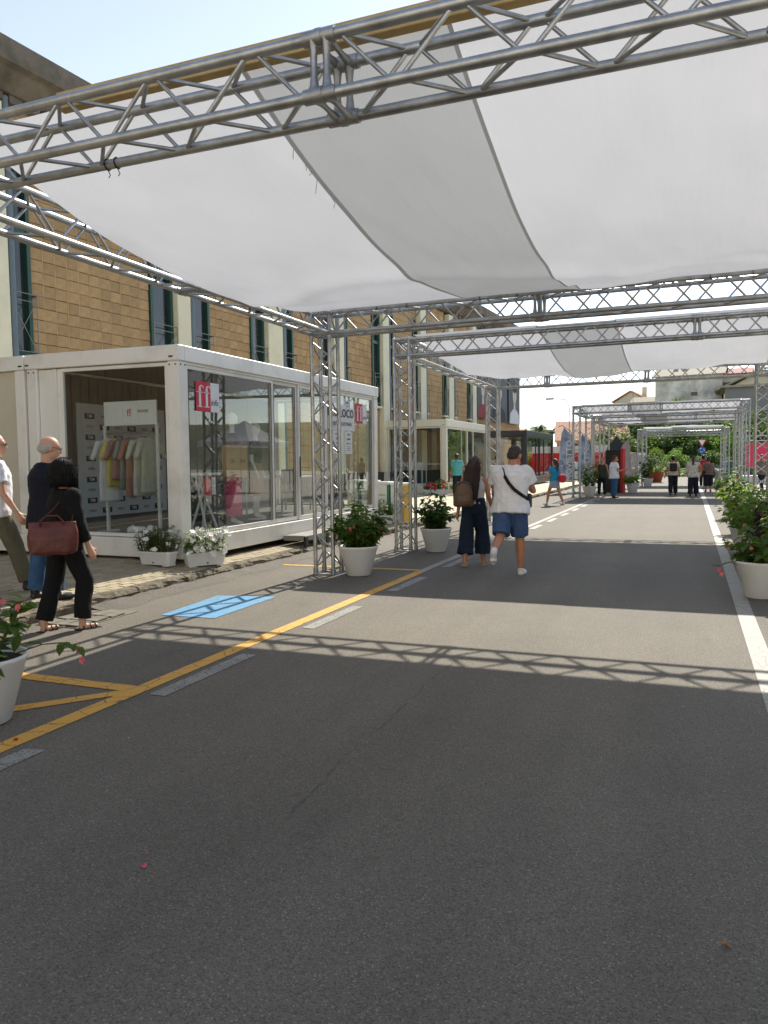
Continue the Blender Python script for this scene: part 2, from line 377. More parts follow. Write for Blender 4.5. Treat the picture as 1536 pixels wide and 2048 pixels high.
b = MB(); b.poly([(-5.06, 6.42, .0048), (-4.43, 6.44, .0048), (-4.45, 7.74, .0048), (-5.17, 7.60, .0048)]); tag(b.build('road_marking', p_blue), kind='structure')
# joint between the two road surfaces
b = MB(); b.box(-6.2, 3.5, 14.70, 14.745, -.004, .0035); tag(b.build('road_joint', mat('joint_pale', C(170, 164, 152), .8, 0, .3, 9)), kind='structure')
# longitudinal tar crack down the near lane
b = MB(); px = -1.62; pts = []
for i in range(60):
    yy = 2.9 + i * .058; px += random.uniform(-.012, .0145); pts.append((px, yy))
for (xa, ya), (xb, yb) in zip(pts[:-1], pts[1:]):
    w = random.uniform(.002, .009)
    if random.random() < .72: b.poly([(xa - w, ya, .0022), (xa + w, ya, .0022), (xb + w, yb, .0022), (xb - w, yb, .0022)])
tag(b.build('road_crack', mat('crack_dark', C(92, 87, 80), .8, 0, .3, 40)), kind='structure')

# pavement slab, sloping up from the kerb
def pav_z(x): return .12 + .10 * min(1.0, max(0.0, (-6.1 - x) / 1.3))
pav_bed = mat('paver_bed', C(120, 112, 96), .9, 0, .2, 12, .3, 80)
pav_far = mat('pavement_worn', C(196, 186, 160), .85, 0, .16, 3.0, .25, 30)
b = MB()
xs = [PAV_X - .12, -6.4, -6.8, -7.4, -30]
for i in range(4):
    for y0, y1 in ((-10, 18.0),):
        b.poly([(xs[i], y0, pav_z(xs[i]) - .018), (xs[i], y1, pav_z(xs[i]) - .018), (xs[i + 1], y1, pav_z(xs[i + 1]) - .018), (xs[i + 1], y0, pav_z(xs[i + 1]) - .018)])
pavement = tag(b.build('pavement', pav_bed), kind='structure')
b = MB()
for i in range(4):
    b.poly([(xs[i], 18.0, pav_z(xs[i])), (xs[i] , 62, pav_z(xs[i])), (xs[i + 1], 62, pav_z(xs[i + 1])), (xs[i + 1], 18.0, pav_z(xs[i + 1]))])
tag(b.build('pavement', pav_far), kind='structure')
# individual pavers, running bond
paver_m = mat_objvar('paver', C(166, 154, 128), .16, .85, .35, 60, .14, 30)
pm = MB(); pm.box(-.098, .098, -.048, .048, -.03, .0, .006); paver_me = pm.mesh('paver', paver_m)
slots = []
row = 0; xx = -6.22
while xx > -9.6:
    yy = 3.2 + (.1 if row % 2 else 0)
    while yy < 18:
        slots.append((xx, yy)); yy += .204
    xx -= .104; row += 1
def paver_rank(p):
    x_, y_ = p
    d = Vector((x_, y_, .15 - 1.539)); dep = d.dot(FX); sx = d.dot(RX) / dep
    vis = abs(sx) < .52 and not (x_ < -6.5 and y_ > 8.6)
    return (0 if vis else 1, dep)
slots.sort(key=paver_rank)
stuff = MB()
for i, (x_, y_) in enumerate(slots):
    z_ = pav_z(x_) + random.uniform(-.004, .003); sl = math.atan(.10 / 1.3) if x_ > -7.4 else 0
    rot = Euler((random.uniform(-.012, .012), sl * 1 + random.uniform(-.012, .012), random.uniform(-.015, .015)))
    M = Matrix.Translation((x_, y_, z_)) @ rot.to_matrix().to_4x4() @ Matrix.Rotation(R(90), 4, 'Z')
    if i < 290: link('paver', paver_me, pavement, M=M)
    elif not (x_ < -6.6 and 9.2 < y_ < 15.6) and not (x_ < -9.3 and y_ > 9):
        v0 = [(-.098, -.048, 0), (.098, -.048, 0), (.098, .048, 0), (-.098, .048, 0), (-.096, -.046, -.03), (.096, -.046, -.03), (.096, .046, -.03), (-.096, .046, -.03)]
        stuff.add([M @ Vector(p) for p in v0], [(0, 1, 2, 3), (0, 4, 5, 1), (1, 5, 6, 2), (2, 6, 7, 3), (3, 7, 4, 0)], False)
paver_st = mat('paver_field', C(166, 154, 128), .85, 0, .2, 9, .35, 60)
tag(stuff.build('paver_field', paver_st, pavement), kind='stuff')
# kerb of worn stones
kerb_m = mat_objvar('kerb_stone', C(112, 104, 88), .12, .95, 1.0, 22, .45, 9)
kerb = tag(MB().box(PAV_X - .10, PAV_X - .03, -8, 60, -.15, .06).build('kerb', pav_bed), kind='structure')
ky = 2.0; kk = 0
while ky < 40:
    Lk = random.uniform(.7, 1.05) if ky < 20 else 2.4
    bm = bmesh.new(); bmesh.ops.create_cube(bm, size=1.0)
    bmesh.ops.subdivide_edges(bm, edges=bm.edges[:], cuts=5, use_grid_fill=True)
    for v in bm.verts:
        v.co.x *= .17; v.co.y *= Lk - .015; v.co.z *= .30
        p = Vector((v.co.x * 7 + kk, v.co.y * 7 + ky * 7, v.co.z * 9))
        nz = noise.noise(p) * .016 + noise.noise(p * 3.1) * .010
        if v.co.x > .05: v.co.x += nz * 1.9 - (.035 if v.co.z > .1 else 0) * (.5 + noise.noise(p * .7))
        if v.co.z > .1: v.co.z += nz * .7 - (.02 if v.co.x > .05 else 0)
    me = bpy.data.meshes.new('kerb_stone'); bm.to_mesh(me); bm.free(); me.materials.append(kerb_m)
    link('kerb_stone', me, kerb, (PAV_X - .085, ky + Lk / 2, -.03)); ky += Lk; kk += 3.7
# broken gutter slabs beside the kerb
gut = mat('gutter_concrete', C(120, 115, 104), .9, 0, .25, 8, .6, 35)
gut_o = tag(MB().box(-5.94, -5.42, 5.62, 6.5, -.05, .006).build('gutter', gut), kind='structure')
for i in range(9):
    cx_ = -5.86 + (i % 3) * .17; cy_ = 5.75 + (i // 3) * .24
    b = MB(); b.box(-.075, .075, -.105, .105, 0, .018, .006)
    b.build('slab', gut, gut_o, (cx_, cy_, .007), (random.uniform(-.03, .03), random.uniform(-.03, .03), random.uniform(-.06, .06)))
# spilled asphalt lip along the kerb foot
b = MB()
def lip(u, v):
    yy = 6.4 + 7 * u; w = .30 + .16 * noise.noise(Vector((yy * 1.7, 0, 0)))
    return (PAV_X + .0 + w * v, yy, .045 * (1 - v) ** 1.5 * (1 + .5 * noise.noise(Vector((yy * 5, v * 3, 1)))) + .002)
b.grid(lip, 80, 6); tag(b.build('asphalt_lip', mat_asphalt('asphalt_old', C(104, 98, 88), C(150, 142, 128), C(70, 66, 60), .25, .75), fixn=True), kind='structure')

# ------------------------------------------------------------------ tiled building on the left
fac = thing('tiled_building', 'long ochre tiled building with tall green windows, cream pillars and concrete cornice', 'building', (-13.0, 20.0, 0), -math.atan(.0661))
tile_m = mat_objvar('wall_tile', C(180, 147, 102), .14, .75, .25, 30, .10, 9)
tile_st = mat('wall_tile_field', C(180, 147, 102), .75, 0, .22, .9, .25, 30)
wall_m = mat('wall_core', C(126, 102, 70), .9, 0, .15, 3)
cream = mat('pillar_cream', C(230, 224, 194), .85, 0, .08, 1.2, .15, 20)
conc = mat('cornice_concrete', C(112, 104, 92), .95, 0, .35, 1.6, .5, 12)
green = mat('window_green', C(34, 74, 62), .45, 0, .08, 3)
pipe_m = mat('drain_pipe', C(104, 118, 124), .5, .2, .08, 3)
rail_m = mat('railing_steel', C(140, 142, 138), .5, .5)
plinth = mat('plinth_dark', C(78, 70, 60), .9, 0, .2, 3, .3, 20)
U0, U1 = -30.0, 32.7
ZT = 9.36
MB().box(-9, -.12, U0, U1, 0, ZT).build('wall', wall_m, fac)
MB().box(-.10, .05, U0, U1, 0, 1.15).build('plinth', plinth, fac)
pillars = [(-13.2, -12.6), (-8.25, -7.66), (-2.38, -1.84), (1.98, 2.83), (6.35, 7.1), (10.6, 11.2), (14.73, 15.4), (18.53, 19.2), (22.3, 22.9)]
wins = [(-7.64, -6.99, 1), (-3.27, -2.42, 0), (-1.60, -.84, 1), (1.22, 1.94, 0), (2.88, 3.70, 1), (5.62, 6.31, 0), (7.15, 7.70, 1), (9.86, 10.56, 0), (11.45, 11.98, 1), (14.15, 14.69, 0), (15.44, 15.82, 1), (18.02, 18.48, 0), (19.42, 19.85, 1), (21.8, 22.26, 0)]
for a_, b_ in pillars: MB().box(-.10, .17, a_, b_, 1.15, 9.15, .015).build('pillar', cream, fac)
for a_, b_ in pillars[1:]:
    MB().tube((.09, b_ + .11, 1.2), (.09, b_ + .11, 9.3), .085, 10).build('drain_pipe', pipe_m, fac)
WZ0, WZ1 = 3.95, 8.05
for a_, b_, side in wins:
    w = MB(); t = .09
    w.box(-.13, .02, a_, a_ + t, WZ0, WZ1); w.box(-.13, .02, b_ - t, b_, WZ0, WZ1); w.box(-.13, .015, a_ + t, b_ - t, WZ0, WZ0 + .13); w.box(-.13, .015, a_ + t, b_ - t, WZ1 - .1, WZ1)
    w.box(-.13, .0, a_ + t, b_ - t, 6.55, 6.68)
    wo = w.build('window', green, fac)
    MB().box(-.10, -.09, a_ + t, b_ - t, WZ0 + .13, WZ1 - .1).build('pane', mat('facade_glass', C(44, 50, 50), .12, 0, .25, .9, 0, 1, .7), wo)
    MB().box(-.05, .11, a_ - .03, b_ + .03, WZ0 - .09, WZ0 - .004).build('sill', cream, wo)
    r_ = MB(); z0, z1 = 4.06, 5.30; x_ = .13
    for zz in (z1, z1 - .16, z0): r_.tube((x_, a_ - .04, zz), (x_, b_ + .08, zz), .011, 5)
    for yy in (a_ - .02, b_ + .03): r_.tube((x_, yy, z0 - .14), (x_, yy, z1), .012, 5)
    r_.tube((x_, a_, z0), (x_, b_, z1 - .16), .008, 5); r_.tube((x_, a_, z1 - .16), (x_, b_, z0), .008, 5)
    for zz in (z0, z1): r_.box(-.05, x_, b_ + .05, b_ + .085, zz - .02, zz + .02)
    r_.build('railing', rail_m, wo)
# tiles: columns lap sideways, courses lap downwards
TW, TH = .335, .262
tm = MB(); tm.add([(.004, .006, .004), (.034, TW - .006, .004), (.026, TW - .006, TH - .010), (-.006, .006, TH - .010), (-.03, 0, .0), (-.03, TW, .0), (-.03, TW, TH), (-.03, 0, TH)],
       [(0, 1, 2, 3), (0, 4, 5, 1), (1, 5, 6, 2), (2, 6, 7, 3), (3, 7, 4, 0)], False)
tile_me = tm.mesh('tile', tile_m)
def blocked(u0, u1, z0, z1):
    for a_, b_ in pillars:
        if u1 > a_ + .02 and u0 < b_ - .02: return True
    for a_, b_, s_ in wins:
        if u1 > a_ + .02 and u0 < b_ - .02 and z1 > WZ0 - .09 and z0 < WZ1: return True
    return False
fields = [(-6.97, -3.29), (-.82, 1.2), (3.72, 5.6), (7.72, 9.84), (12.0, 14.13), (15.84, 18.0), (19.87, 21.78)]
cnt = 0; done = set(); st = MB()
def tile_M(u, z): return Matrix.Translation((-.06 + random.uniform(-.004, .006), u, z)) @ Euler((random.uniform(-.012, .012), random.uniform(-.01, .03), random.uniform(-.012, .016))).to_matrix().to_4x4()
full = []
for a_, b_ in fields:
    n = max(1, round((b_ - a_) / TW)); w = (b_ - a_) / n
    for i in range(n):
        for j in range(int((ZT - 1.15) / TH)):
            full.append((a_ + i * w, 1.16 + j * TH, w))
near = [p for p in full if p[0] < 9.9 and 3.85 < p[1] < 6.9]
near.sort(key=lambda p: (p[0], p[1])); near = set(near[:290])
for p in full:
    M = tile_M(p[0], p[1]); M = M @ Matrix.Diagonal((1, p[2] / TW, 1, 1))
    if p in near: link('tile', tile_me, fac, M=M)
    else: st.add([M @ Vector(v) for v in tm.v], tm.f, False)
# field above the windows and the long end stretch
u = U0
while u < U1 - TW:
    inside = any(a_ - .01 <= u + TW * .5 <= b_ + .01 for a_, b_ in fields)
    if not inside:
        for j in range(int((ZT - 1.15) / TH)):
            z = 1.16 + j * TH
            if u + TW > 24 or u < -8.3 or not blocked(u, u + TW, z, z + TH):
                M = tile_M(u, z); st.add([M @ Vector(v) for v in tm.v], tm.f, False)
    u += TW
tag(st.build('tile_field', tile_st, fac), kind='stuff')
# pale ribs between the tile columns
mr = MB()
for a_, b_ in fields:
    n = max(1, round((b_ - a_) / TW)); w = (b_ - a_) / n
    for i in range(1, n): mr.box(-.03, -.018 - random.uniform(0, .006), a_ + i * w - .008, a_ + i * w + .008, 1.2, ZT - .05)
tag(mr.build('tile_rib', mat('rib_pale', C(196, 168, 124), .8, 0, .15, 4), fac), kind='stuff')
# cornice with stepped dentils
cn = MB(); cn.prism([(-9.2, 9.36), (.22, 9.36), (.56, 9.68), (.70, 9.74), (.70, 10.20), (-9.2, 10.20)], 'y', U0 - .3, U1 + .5)
cn.build('cornice', conc, fac)
yy = U0
while yy < U1:
    MB().box(-.06, .16, yy, yy + .30, 9.20, 9.372).build('dentil', conc, fac) if -9 < yy < 6 else None
    yy += .46
dn = MB(); yy = 6.3
while yy < U1: dn.box(-.06, .16, yy, yy + .30, 9.20, 9.368); yy += .46
dn.build('dentil_row', conc, fac)
# three tall portrait posters near the far end of the facade
pgrey = mat('poster_grey', C(84, 88, 90), .7, 0, .25, .5); pface = mat('poster_pale', C(196, 186, 170), .7, 0, .1, 2); pred = mat('poster_red', C(140, 32, 44), .7, 0, .2, 2); pwhite = mat('poster_white', C(206, 208, 210), .7); pdark = mat('poster_dark', C(36, 38, 42), .7)
def ellpts(cy, cz, ry, rz, n=22, x=.0): return [(x, cy + ry * math.cos(2 * math.pi * i / n), cz + rz * math.sin(2 * math.pi * i / n)) for i in range(n)]
for u0, u1, z0, z1, shirt, lab in ((22.95, 25.0, 4.1, 7.1, pred, 'tall grey portrait poster with red garment, nearest on tiled facade'), (25.3, 28.9, 4.0, 7.2, pdark, 'tall grey portrait poster with dark garment, middle of tiled facade end'), (29.3, 31.9, 4.0, 7.3, pwhite, 'tall grey portrait poster with white shirt, farthest on tiled facade')):
    po = thing('portrait_poster', lab, 'poster', tuple(fac.matrix_basis @ Vector((.16, u0, z0))), fac.rotation_euler.z, 'portrait posters on the tiled facade')
    w, h = u1 - u0, z1 - z0
    MB().box(-.05, .03, 0, w, 0, h).build('panel', pgrey, po)
    MB().poly([(.034, w * .06, .0), (.034, w * .94, 0), (.034, w * .88, h * .2), (.034, w * .6, h * .3), (.034, w * .4, h * .3), (.034, w * .12, h * .2)]).build('shoulders', shirt, po)
    MB().poly([(.036, w * .4, h * .26), (.036, w * .6, h * .26), (.036, w * .57, h * .45), (.036, w * .43, h * .45)]).build('neck', pface, po)
    MB().poly(ellpts(w * .5, h * .56, w * .17, h * .17, x=.038)).build('face', pface, po)
    MB().poly(ellpts(w * .5, h * .68, w * .17, h * .07, x=.040)).build('hair', pdark, po)

# ------------------------------------------------------------------ truss canopies
TS = .27
TRr = .028
_br = {}
def brace_mesh(L, r):
    key = (round(L, 3), r)
    if key not in _br:
        b = MB(); b.tube((0, 0, 0), (0, 0, L), r, 7, cap=False); _br[key] = b.mesh('brace', alu)
    return _br[key]
def zigzag(L, mods):
    """brace endpoints (x0, side0, x1, side1) along a module list"""
    out = []
    for a, b in mods:
        n = max(2, round((b - a - .16) / (.262 if len(mods) == 1 and b - a < 3.7 else .295))); p = (b - a - .16) / n; x = a + .08
        for i in range(n): out.append((x + .022, i % 2, x + p - .022, (i + 1) % 2)); x += p
    return out
def frame_pts(axis_len, cuts):
    e = [0] + list(cuts) + [axis_len]; return list(zip(e[:-1], e[1:]))
def put_braces(parent, L, cuts, single, r=.0115, flip=0):
    zz = zigzag(L, frame_pts(L, cuts)); corners = [(0, 0), (1, 0), (1, 1), (0, 1)]
    mb = MB()
    for fi in range(4):
        c0, c1 = corners[fi], corners[(fi + 1) % 4]
        for x0, s0, x1, s1 in zz:
            ph = (fi + flip) % 2
            A = (c0, c1)[s0 ^ ph]; B = (c0, c1)[s1 ^ ph]
            a = Vector((x0, A[0] * TS, -A[1] * TS)); bb = Vector((x1, B[0] * TS, -B[1] * TS))
            d = (bb - a).normalized(); a += d * .02; bb -= d * .02
            if single:
                link('brace', brace_mesh((bb - a).length, r), parent, M=Matrix.Translation(a) @ d.to_track_quat('Z', 'Y').to_matrix().to_4x4())
            else: mb.tube(a, bb, r, 5, cap=False)
    if not single: tag(mb.build('lattice', alu, parent, fixn=False), kind='stuff')
_sp = {}
def splice_mesh():
    if 'm' not in _sp:
        b = MB(); cs = [(0, 0), (TS, 0), (TS, -TS), (0, -TS)]
        for cy, cz in cs: b.tube((-.085, cy, cz), (.085, cy, cz), .036, 12); b.tube((-.018, cy, cz), (.018, cy, cz), .040, 12)
        for i in range(4):
            a, c = cs[i], cs[(i + 1) % 4]
            for sx in (-.034, .034):
                n = 6
                for k in range(n):
                    t0, t1 = k / n, (k + 1) / n
                    f = lambda t: .012 + .020 * abs(2 * t - 1) ** 2.5
                    p0 = Vector((sx, a[0] + (c[0] - a[0]) * t0, a[1] + (c[1] - a[1]) * t0)); p1 = Vector((sx, a[0] + (c[0] - a[0]) * t1, a[1] + (c[1] - a[1]) * t1))
                    b.tube(p0, p1, f(t0) + .006, 4, f(t1) + .006)
        _sp['m'] = b.mesh('splice', alu2)
        bm = bmesh.new(); bm.from_mesh(_sp['m']); bmesh.ops.recalc_face_normals(bm, faces=bm.faces); bm.to_mesh(_sp['m']); bm.free()
    return _sp['m']
def beam(parent, name, M, L, cuts, single, flip=0, nseg=12, ends=True):
    b = MB()
    for cy in (0, TS):
        for cz in (0, -TS):
            b.tube((0, cy, cz), (L, cy, cz), TRr, nseg, cap=False)
            if ends:
                for x0 in (0, L - .07): b.tube((x0, cy, cz), (x0 + .07, cy, cz), .034, nseg)
    o = b.build(name, alu, parent, fixn=False); o.matrix_local = M
    put_braces(o, L, cuts, single, flip=flip)
    for c in cuts: link('splice', splice_mesh(), o, M=Matrix.Translation((c, 0, 0)))
    return o
def block_mesh():
    if 'b' not in _sp:
        b = MB()
        for y_ in (0, TS):
            for z_ in (0, -TS): b.tube((0, y_, z_), (TS, y_, z_), .03, 10); b.tube((y_, 0, z_), (y_, TS, z_), .03, 10); b.tube((y_, z_ + TS, 0), (y_, z_ + TS, -TS), .03, 10)
        for y_ in (0, TS):
            b.tube((.02, y_, -.02), (TS - .02, y_, -TS + .02), .012, 6); b.tube((y_, .02, -.02), (y_, TS - .02, -TS + .02), .012, 6)
        for i in (0, TS):
            for j in (0, TS):
                for z_ in (0, -TS): b.ell((i, j, z_), (.037, .037, .037), n=10, m=6)
        _sp['b'] = b.mesh('corner_block', alu2)
    return _sp['b']
def canopy(name, label, xl, xr, yn, yf, zt, cutsx_n, cutsx_f, cutsy, vis, sheets, n_seg=12):
    o = thing(name, label, 'truss canopy', (xl, yn, 0), 0, 'truss canopies over the road')
    W = xr - xl; D = yf - yn
    X = lambda yy: Matrix.Translation((TS, yy, zt))
    Yv = lambda xx: Matrix.Translation((xx + TS, TS, zt)) @ Matrix.Rotation(R(90), 4, 'Z')
    beam(o, 'beam', X(0), W - TS, cutsx_n, vis.get('n', False), 0, n_seg)
    beam(o, 'beam', X(D), W - TS, cutsx_f, vis.get('f', False), 1, n_seg)
    beam(o, 'beam', Yv(0), D - TS, cutsy, vis.get('l', False), 0, n_seg)
    beam(o, 'beam', Yv(W), D - TS, cutsy, vis.get('r', False), 0, n_seg)
    for i, (tx, ty) in enumerate(((0, 0), (W, 0), (0, D), (W, D))):
        H = zt - TS
        # tower: local x axis points up
        Mt = Matrix.Translation((tx, ty, 0)) @ Matrix(((0, 0, -1, 0), (0, 1, 0, 0), (1, 0, 0, 0), (0, 0, 0, 1)))
        tw = beam(o, 'tower', Mt, H, [], vis.get('t%d' % i, False), i % 2, n_seg)
        bp = MB()
        for a, c in (((0, 0), (TS, 0)), ((TS, 0), (TS, TS)), ((TS, TS), (0, TS)), ((0, TS), (0, 0))):
            bp.cbox(((a[0] + c[0]) / 2, (a[1] + c[1]) / 2, .012), abs(c[0] - a[0]) + .055, abs(c[1] - a[1]) + .055, .02)
        for a in ((0, 0), (TS, 0), (TS, TS), (0, TS)): bp.tube((a[0], a[1], .0), (a[0], a[1], .09), .036, 10)
        bo = bp.build('base_plate', alu2, o, (tx, ty, 0))
        link('corner_block', block_mesh(), o, (tx, ty, zt))
    for k, (x0, x1, dz, sag, seed, drop) in enumerate(sheets):
        sheet_m = canvas_overlap_shade if k == 1 else canvas
        def fn(u, v, x0=x0, x1=x1, dz=dz, sag=sag, seed=seed, k_first=(yn < 5)):
            y0, y1 = (TS + .122 if k_first else -.045), D + .06
            xx = x0 - xl + (x1 - x0) * u; yy = y0 + (y1 - y0) * v
            s_ = sag * (1 + .22 * math.sin(math.pi * min(1, max(0, (xx - TS) / (W - TS)))))
            t = (yy - TS) / (D - TS); t = min(1, max(0, t))
            z = zt + .034 + dz + (.185 * (1 - t) ** 4 if k_first else 0) - s_ * 4 * t * (1 - t)
            rp = noise.noise(Vector((xx * 1.1 + seed, yy * .25, seed))) * .06 + noise.noise(Vector((xx * 2.6 + yy * .9 + seed, yy * .45, seed + 3))) * .034 + noise.noise(Vector((xx * 6 - yy * 1.5, yy * 1.1 + seed, 2))) * .007
            rp += .050 * math.exp(-((t - .80 + .10 * math.sin(xx * 1.3 + seed)) / .05) ** 2) - .040 * math.exp(-((t - .62 - .12 * math.sin(xx * .9 + seed * 2)) / .04) ** 2)
            z += rp * math.sin(math.pi * t) ** .6
            # billows near the far beam and slack at the free edge
            z -= .02 * math.exp(-((t - .93) / .07) ** 2) * (.5 + .5 * noise.noise(Vector((xx * 1.6, seed, 0))))
            ed = min(u, 1 - u) * (x1 - x0)
            z -= .006 * math.exp(-ed / .06) * math.sin(math.pi * t)
            xx += .010 * noise.noise(Vector((yy * .8, 0, seed))) * math.sin(math.pi * t)
            return (xx, yy, z)
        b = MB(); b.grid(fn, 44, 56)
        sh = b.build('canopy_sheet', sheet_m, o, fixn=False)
        if drop:
            # loose threads along the frayed edge
            fr = MB()
            for i in range(5):
                v = .10 + .022 * i + random.uniform(0, .02); p = Vector(fn(0.0, v)); q = p + Vector((random.uniform(-.05, .02), random.uniform(-.02, .02), -random.uniform(.03, .10)))
                fr.path([p, (p + q) / 2 + Vector((random.uniform(-.02, .02), 0, 0)), q], .0025, 4)
            fr.build('frayed_thread', mat('thread', C(190, 190, 190), .9), sh)
    return o
s1 = canopy('truss_canopy', 'nearest aluminium truss canopy whose white sheets hang overhead', -4.831, 1.24, 3.438, 9.504, 3.582,
       [2.89], [2.82], [2.90], dict(n=True, f=True, l=True, t2=True),
       [(-4.46, -2.335, .010, .35, 1.3, False), (-2.37, -1.14, .004, .35, 1.3, True), (-1.165, 1.22, .010, .35, 1.3, False)], 14)
s2 = canopy('truss_canopy', 'second aluminium truss canopy, its corner tower beside the walking couple', -4.728, 1.345, 12.394, 18.823, 3.634,
       [4.54], [1.21, 3.51], [3.0], dict(n=True, f=True, l=True, t0=True),
       [(-4.36, -2.275, .022, .31, 2.3, False), (-2.3, -1.075, .006, .31, 2.3, False), (-1.1, 1.32, .022, .31, 2.3, False)], 10)
s3 = canopy('truss_canopy', 'third truss canopy beyond the sunlit gap, behind the girl in blue', -4.43, 1.80, 31.9, 36.0, 3.72,
       [1.9, 3.1], [2.0, 4.4], [2.0], {}, [(-4.1, -2.2, .02, .22, 3.3, False), (-2.3, -1.1, .004, .22, 3.3, False), (-1.15, 1.75, .02, .22, 3.3, False)], 8)
s4 = canopy('truss_canopy', 'fourth truss canopy down the road, just behind the third', -4.25, 2.02, 37.6, 42.0, 3.62,
       [2.0, 4.2], [2.0, 4.2], [2.0], {}, [(-3.9, -1.0, .02, .25, 4.3, False), (-2.2, 2.0, .004, .26, 8.1, False)], 8)
s5 = canopy('truss_canopy', 'farthest and smallest truss canopy, framing the road sign and trees', -2.78, 1.72, 46.0, 50.2, 3.22,
       [2.2], [2.2], [2.0], {}, [(-2.5, -.2, .05, -.10, 9.3, False), (-1.0, 1.72, .07, -.12, 11.1, False)], 8)
# cable ties on the near canopy's lower chord
for x_, nm in ((-3.20, 'a'), (-3.13, 'b')):
    tr = MB()
    n = 14
    pts = [(0, .031 * math.cos(2 * math.pi * i / n), .031 * math.sin(2 * math.pi * i / n)) for i in range(n + 1)]
    tr.path(pts, .0035, 5); tr.path([(0, .0, -.03), (.012, .006, -.06), (.004, .0, -.075)], .003, 4)
    tr.build('cable_tie', blackp, s1, (x_ + 4.831, TS, 3.582 - TS))
for i in range(13):        # ties holding the sheet to the far beam
    tr = MB(); pts = [(0, .036 * math.cos(2 * math.pi * k / 12), .036 * math.sin(2 * math.pi * k / 12) + .004) for k in range(13)]
    tr.path(pts, .0035, 4); tr.path([(0, -.034, .0), (random.uniform(-.02, .02), -.045, -.05)], .003, 4)
    tr.build('canopy_tie', blackp if i % 3 else mat('tie_white', C(210, 210, 208), .6), s1, (.55 + i * .44 + random.uniform(-.1, .1), 9.504 - 3.438, 3.582))
# wooden batten lying on the near beam
pk = MB(); pk.box(-3.62, .55, 3.757, 3.828, 3.722, 3.822, .004)
tag(pk.build('wooden_batten', wood), 'long pale wooden batten lying on the nearest overhead truss', 'batten')
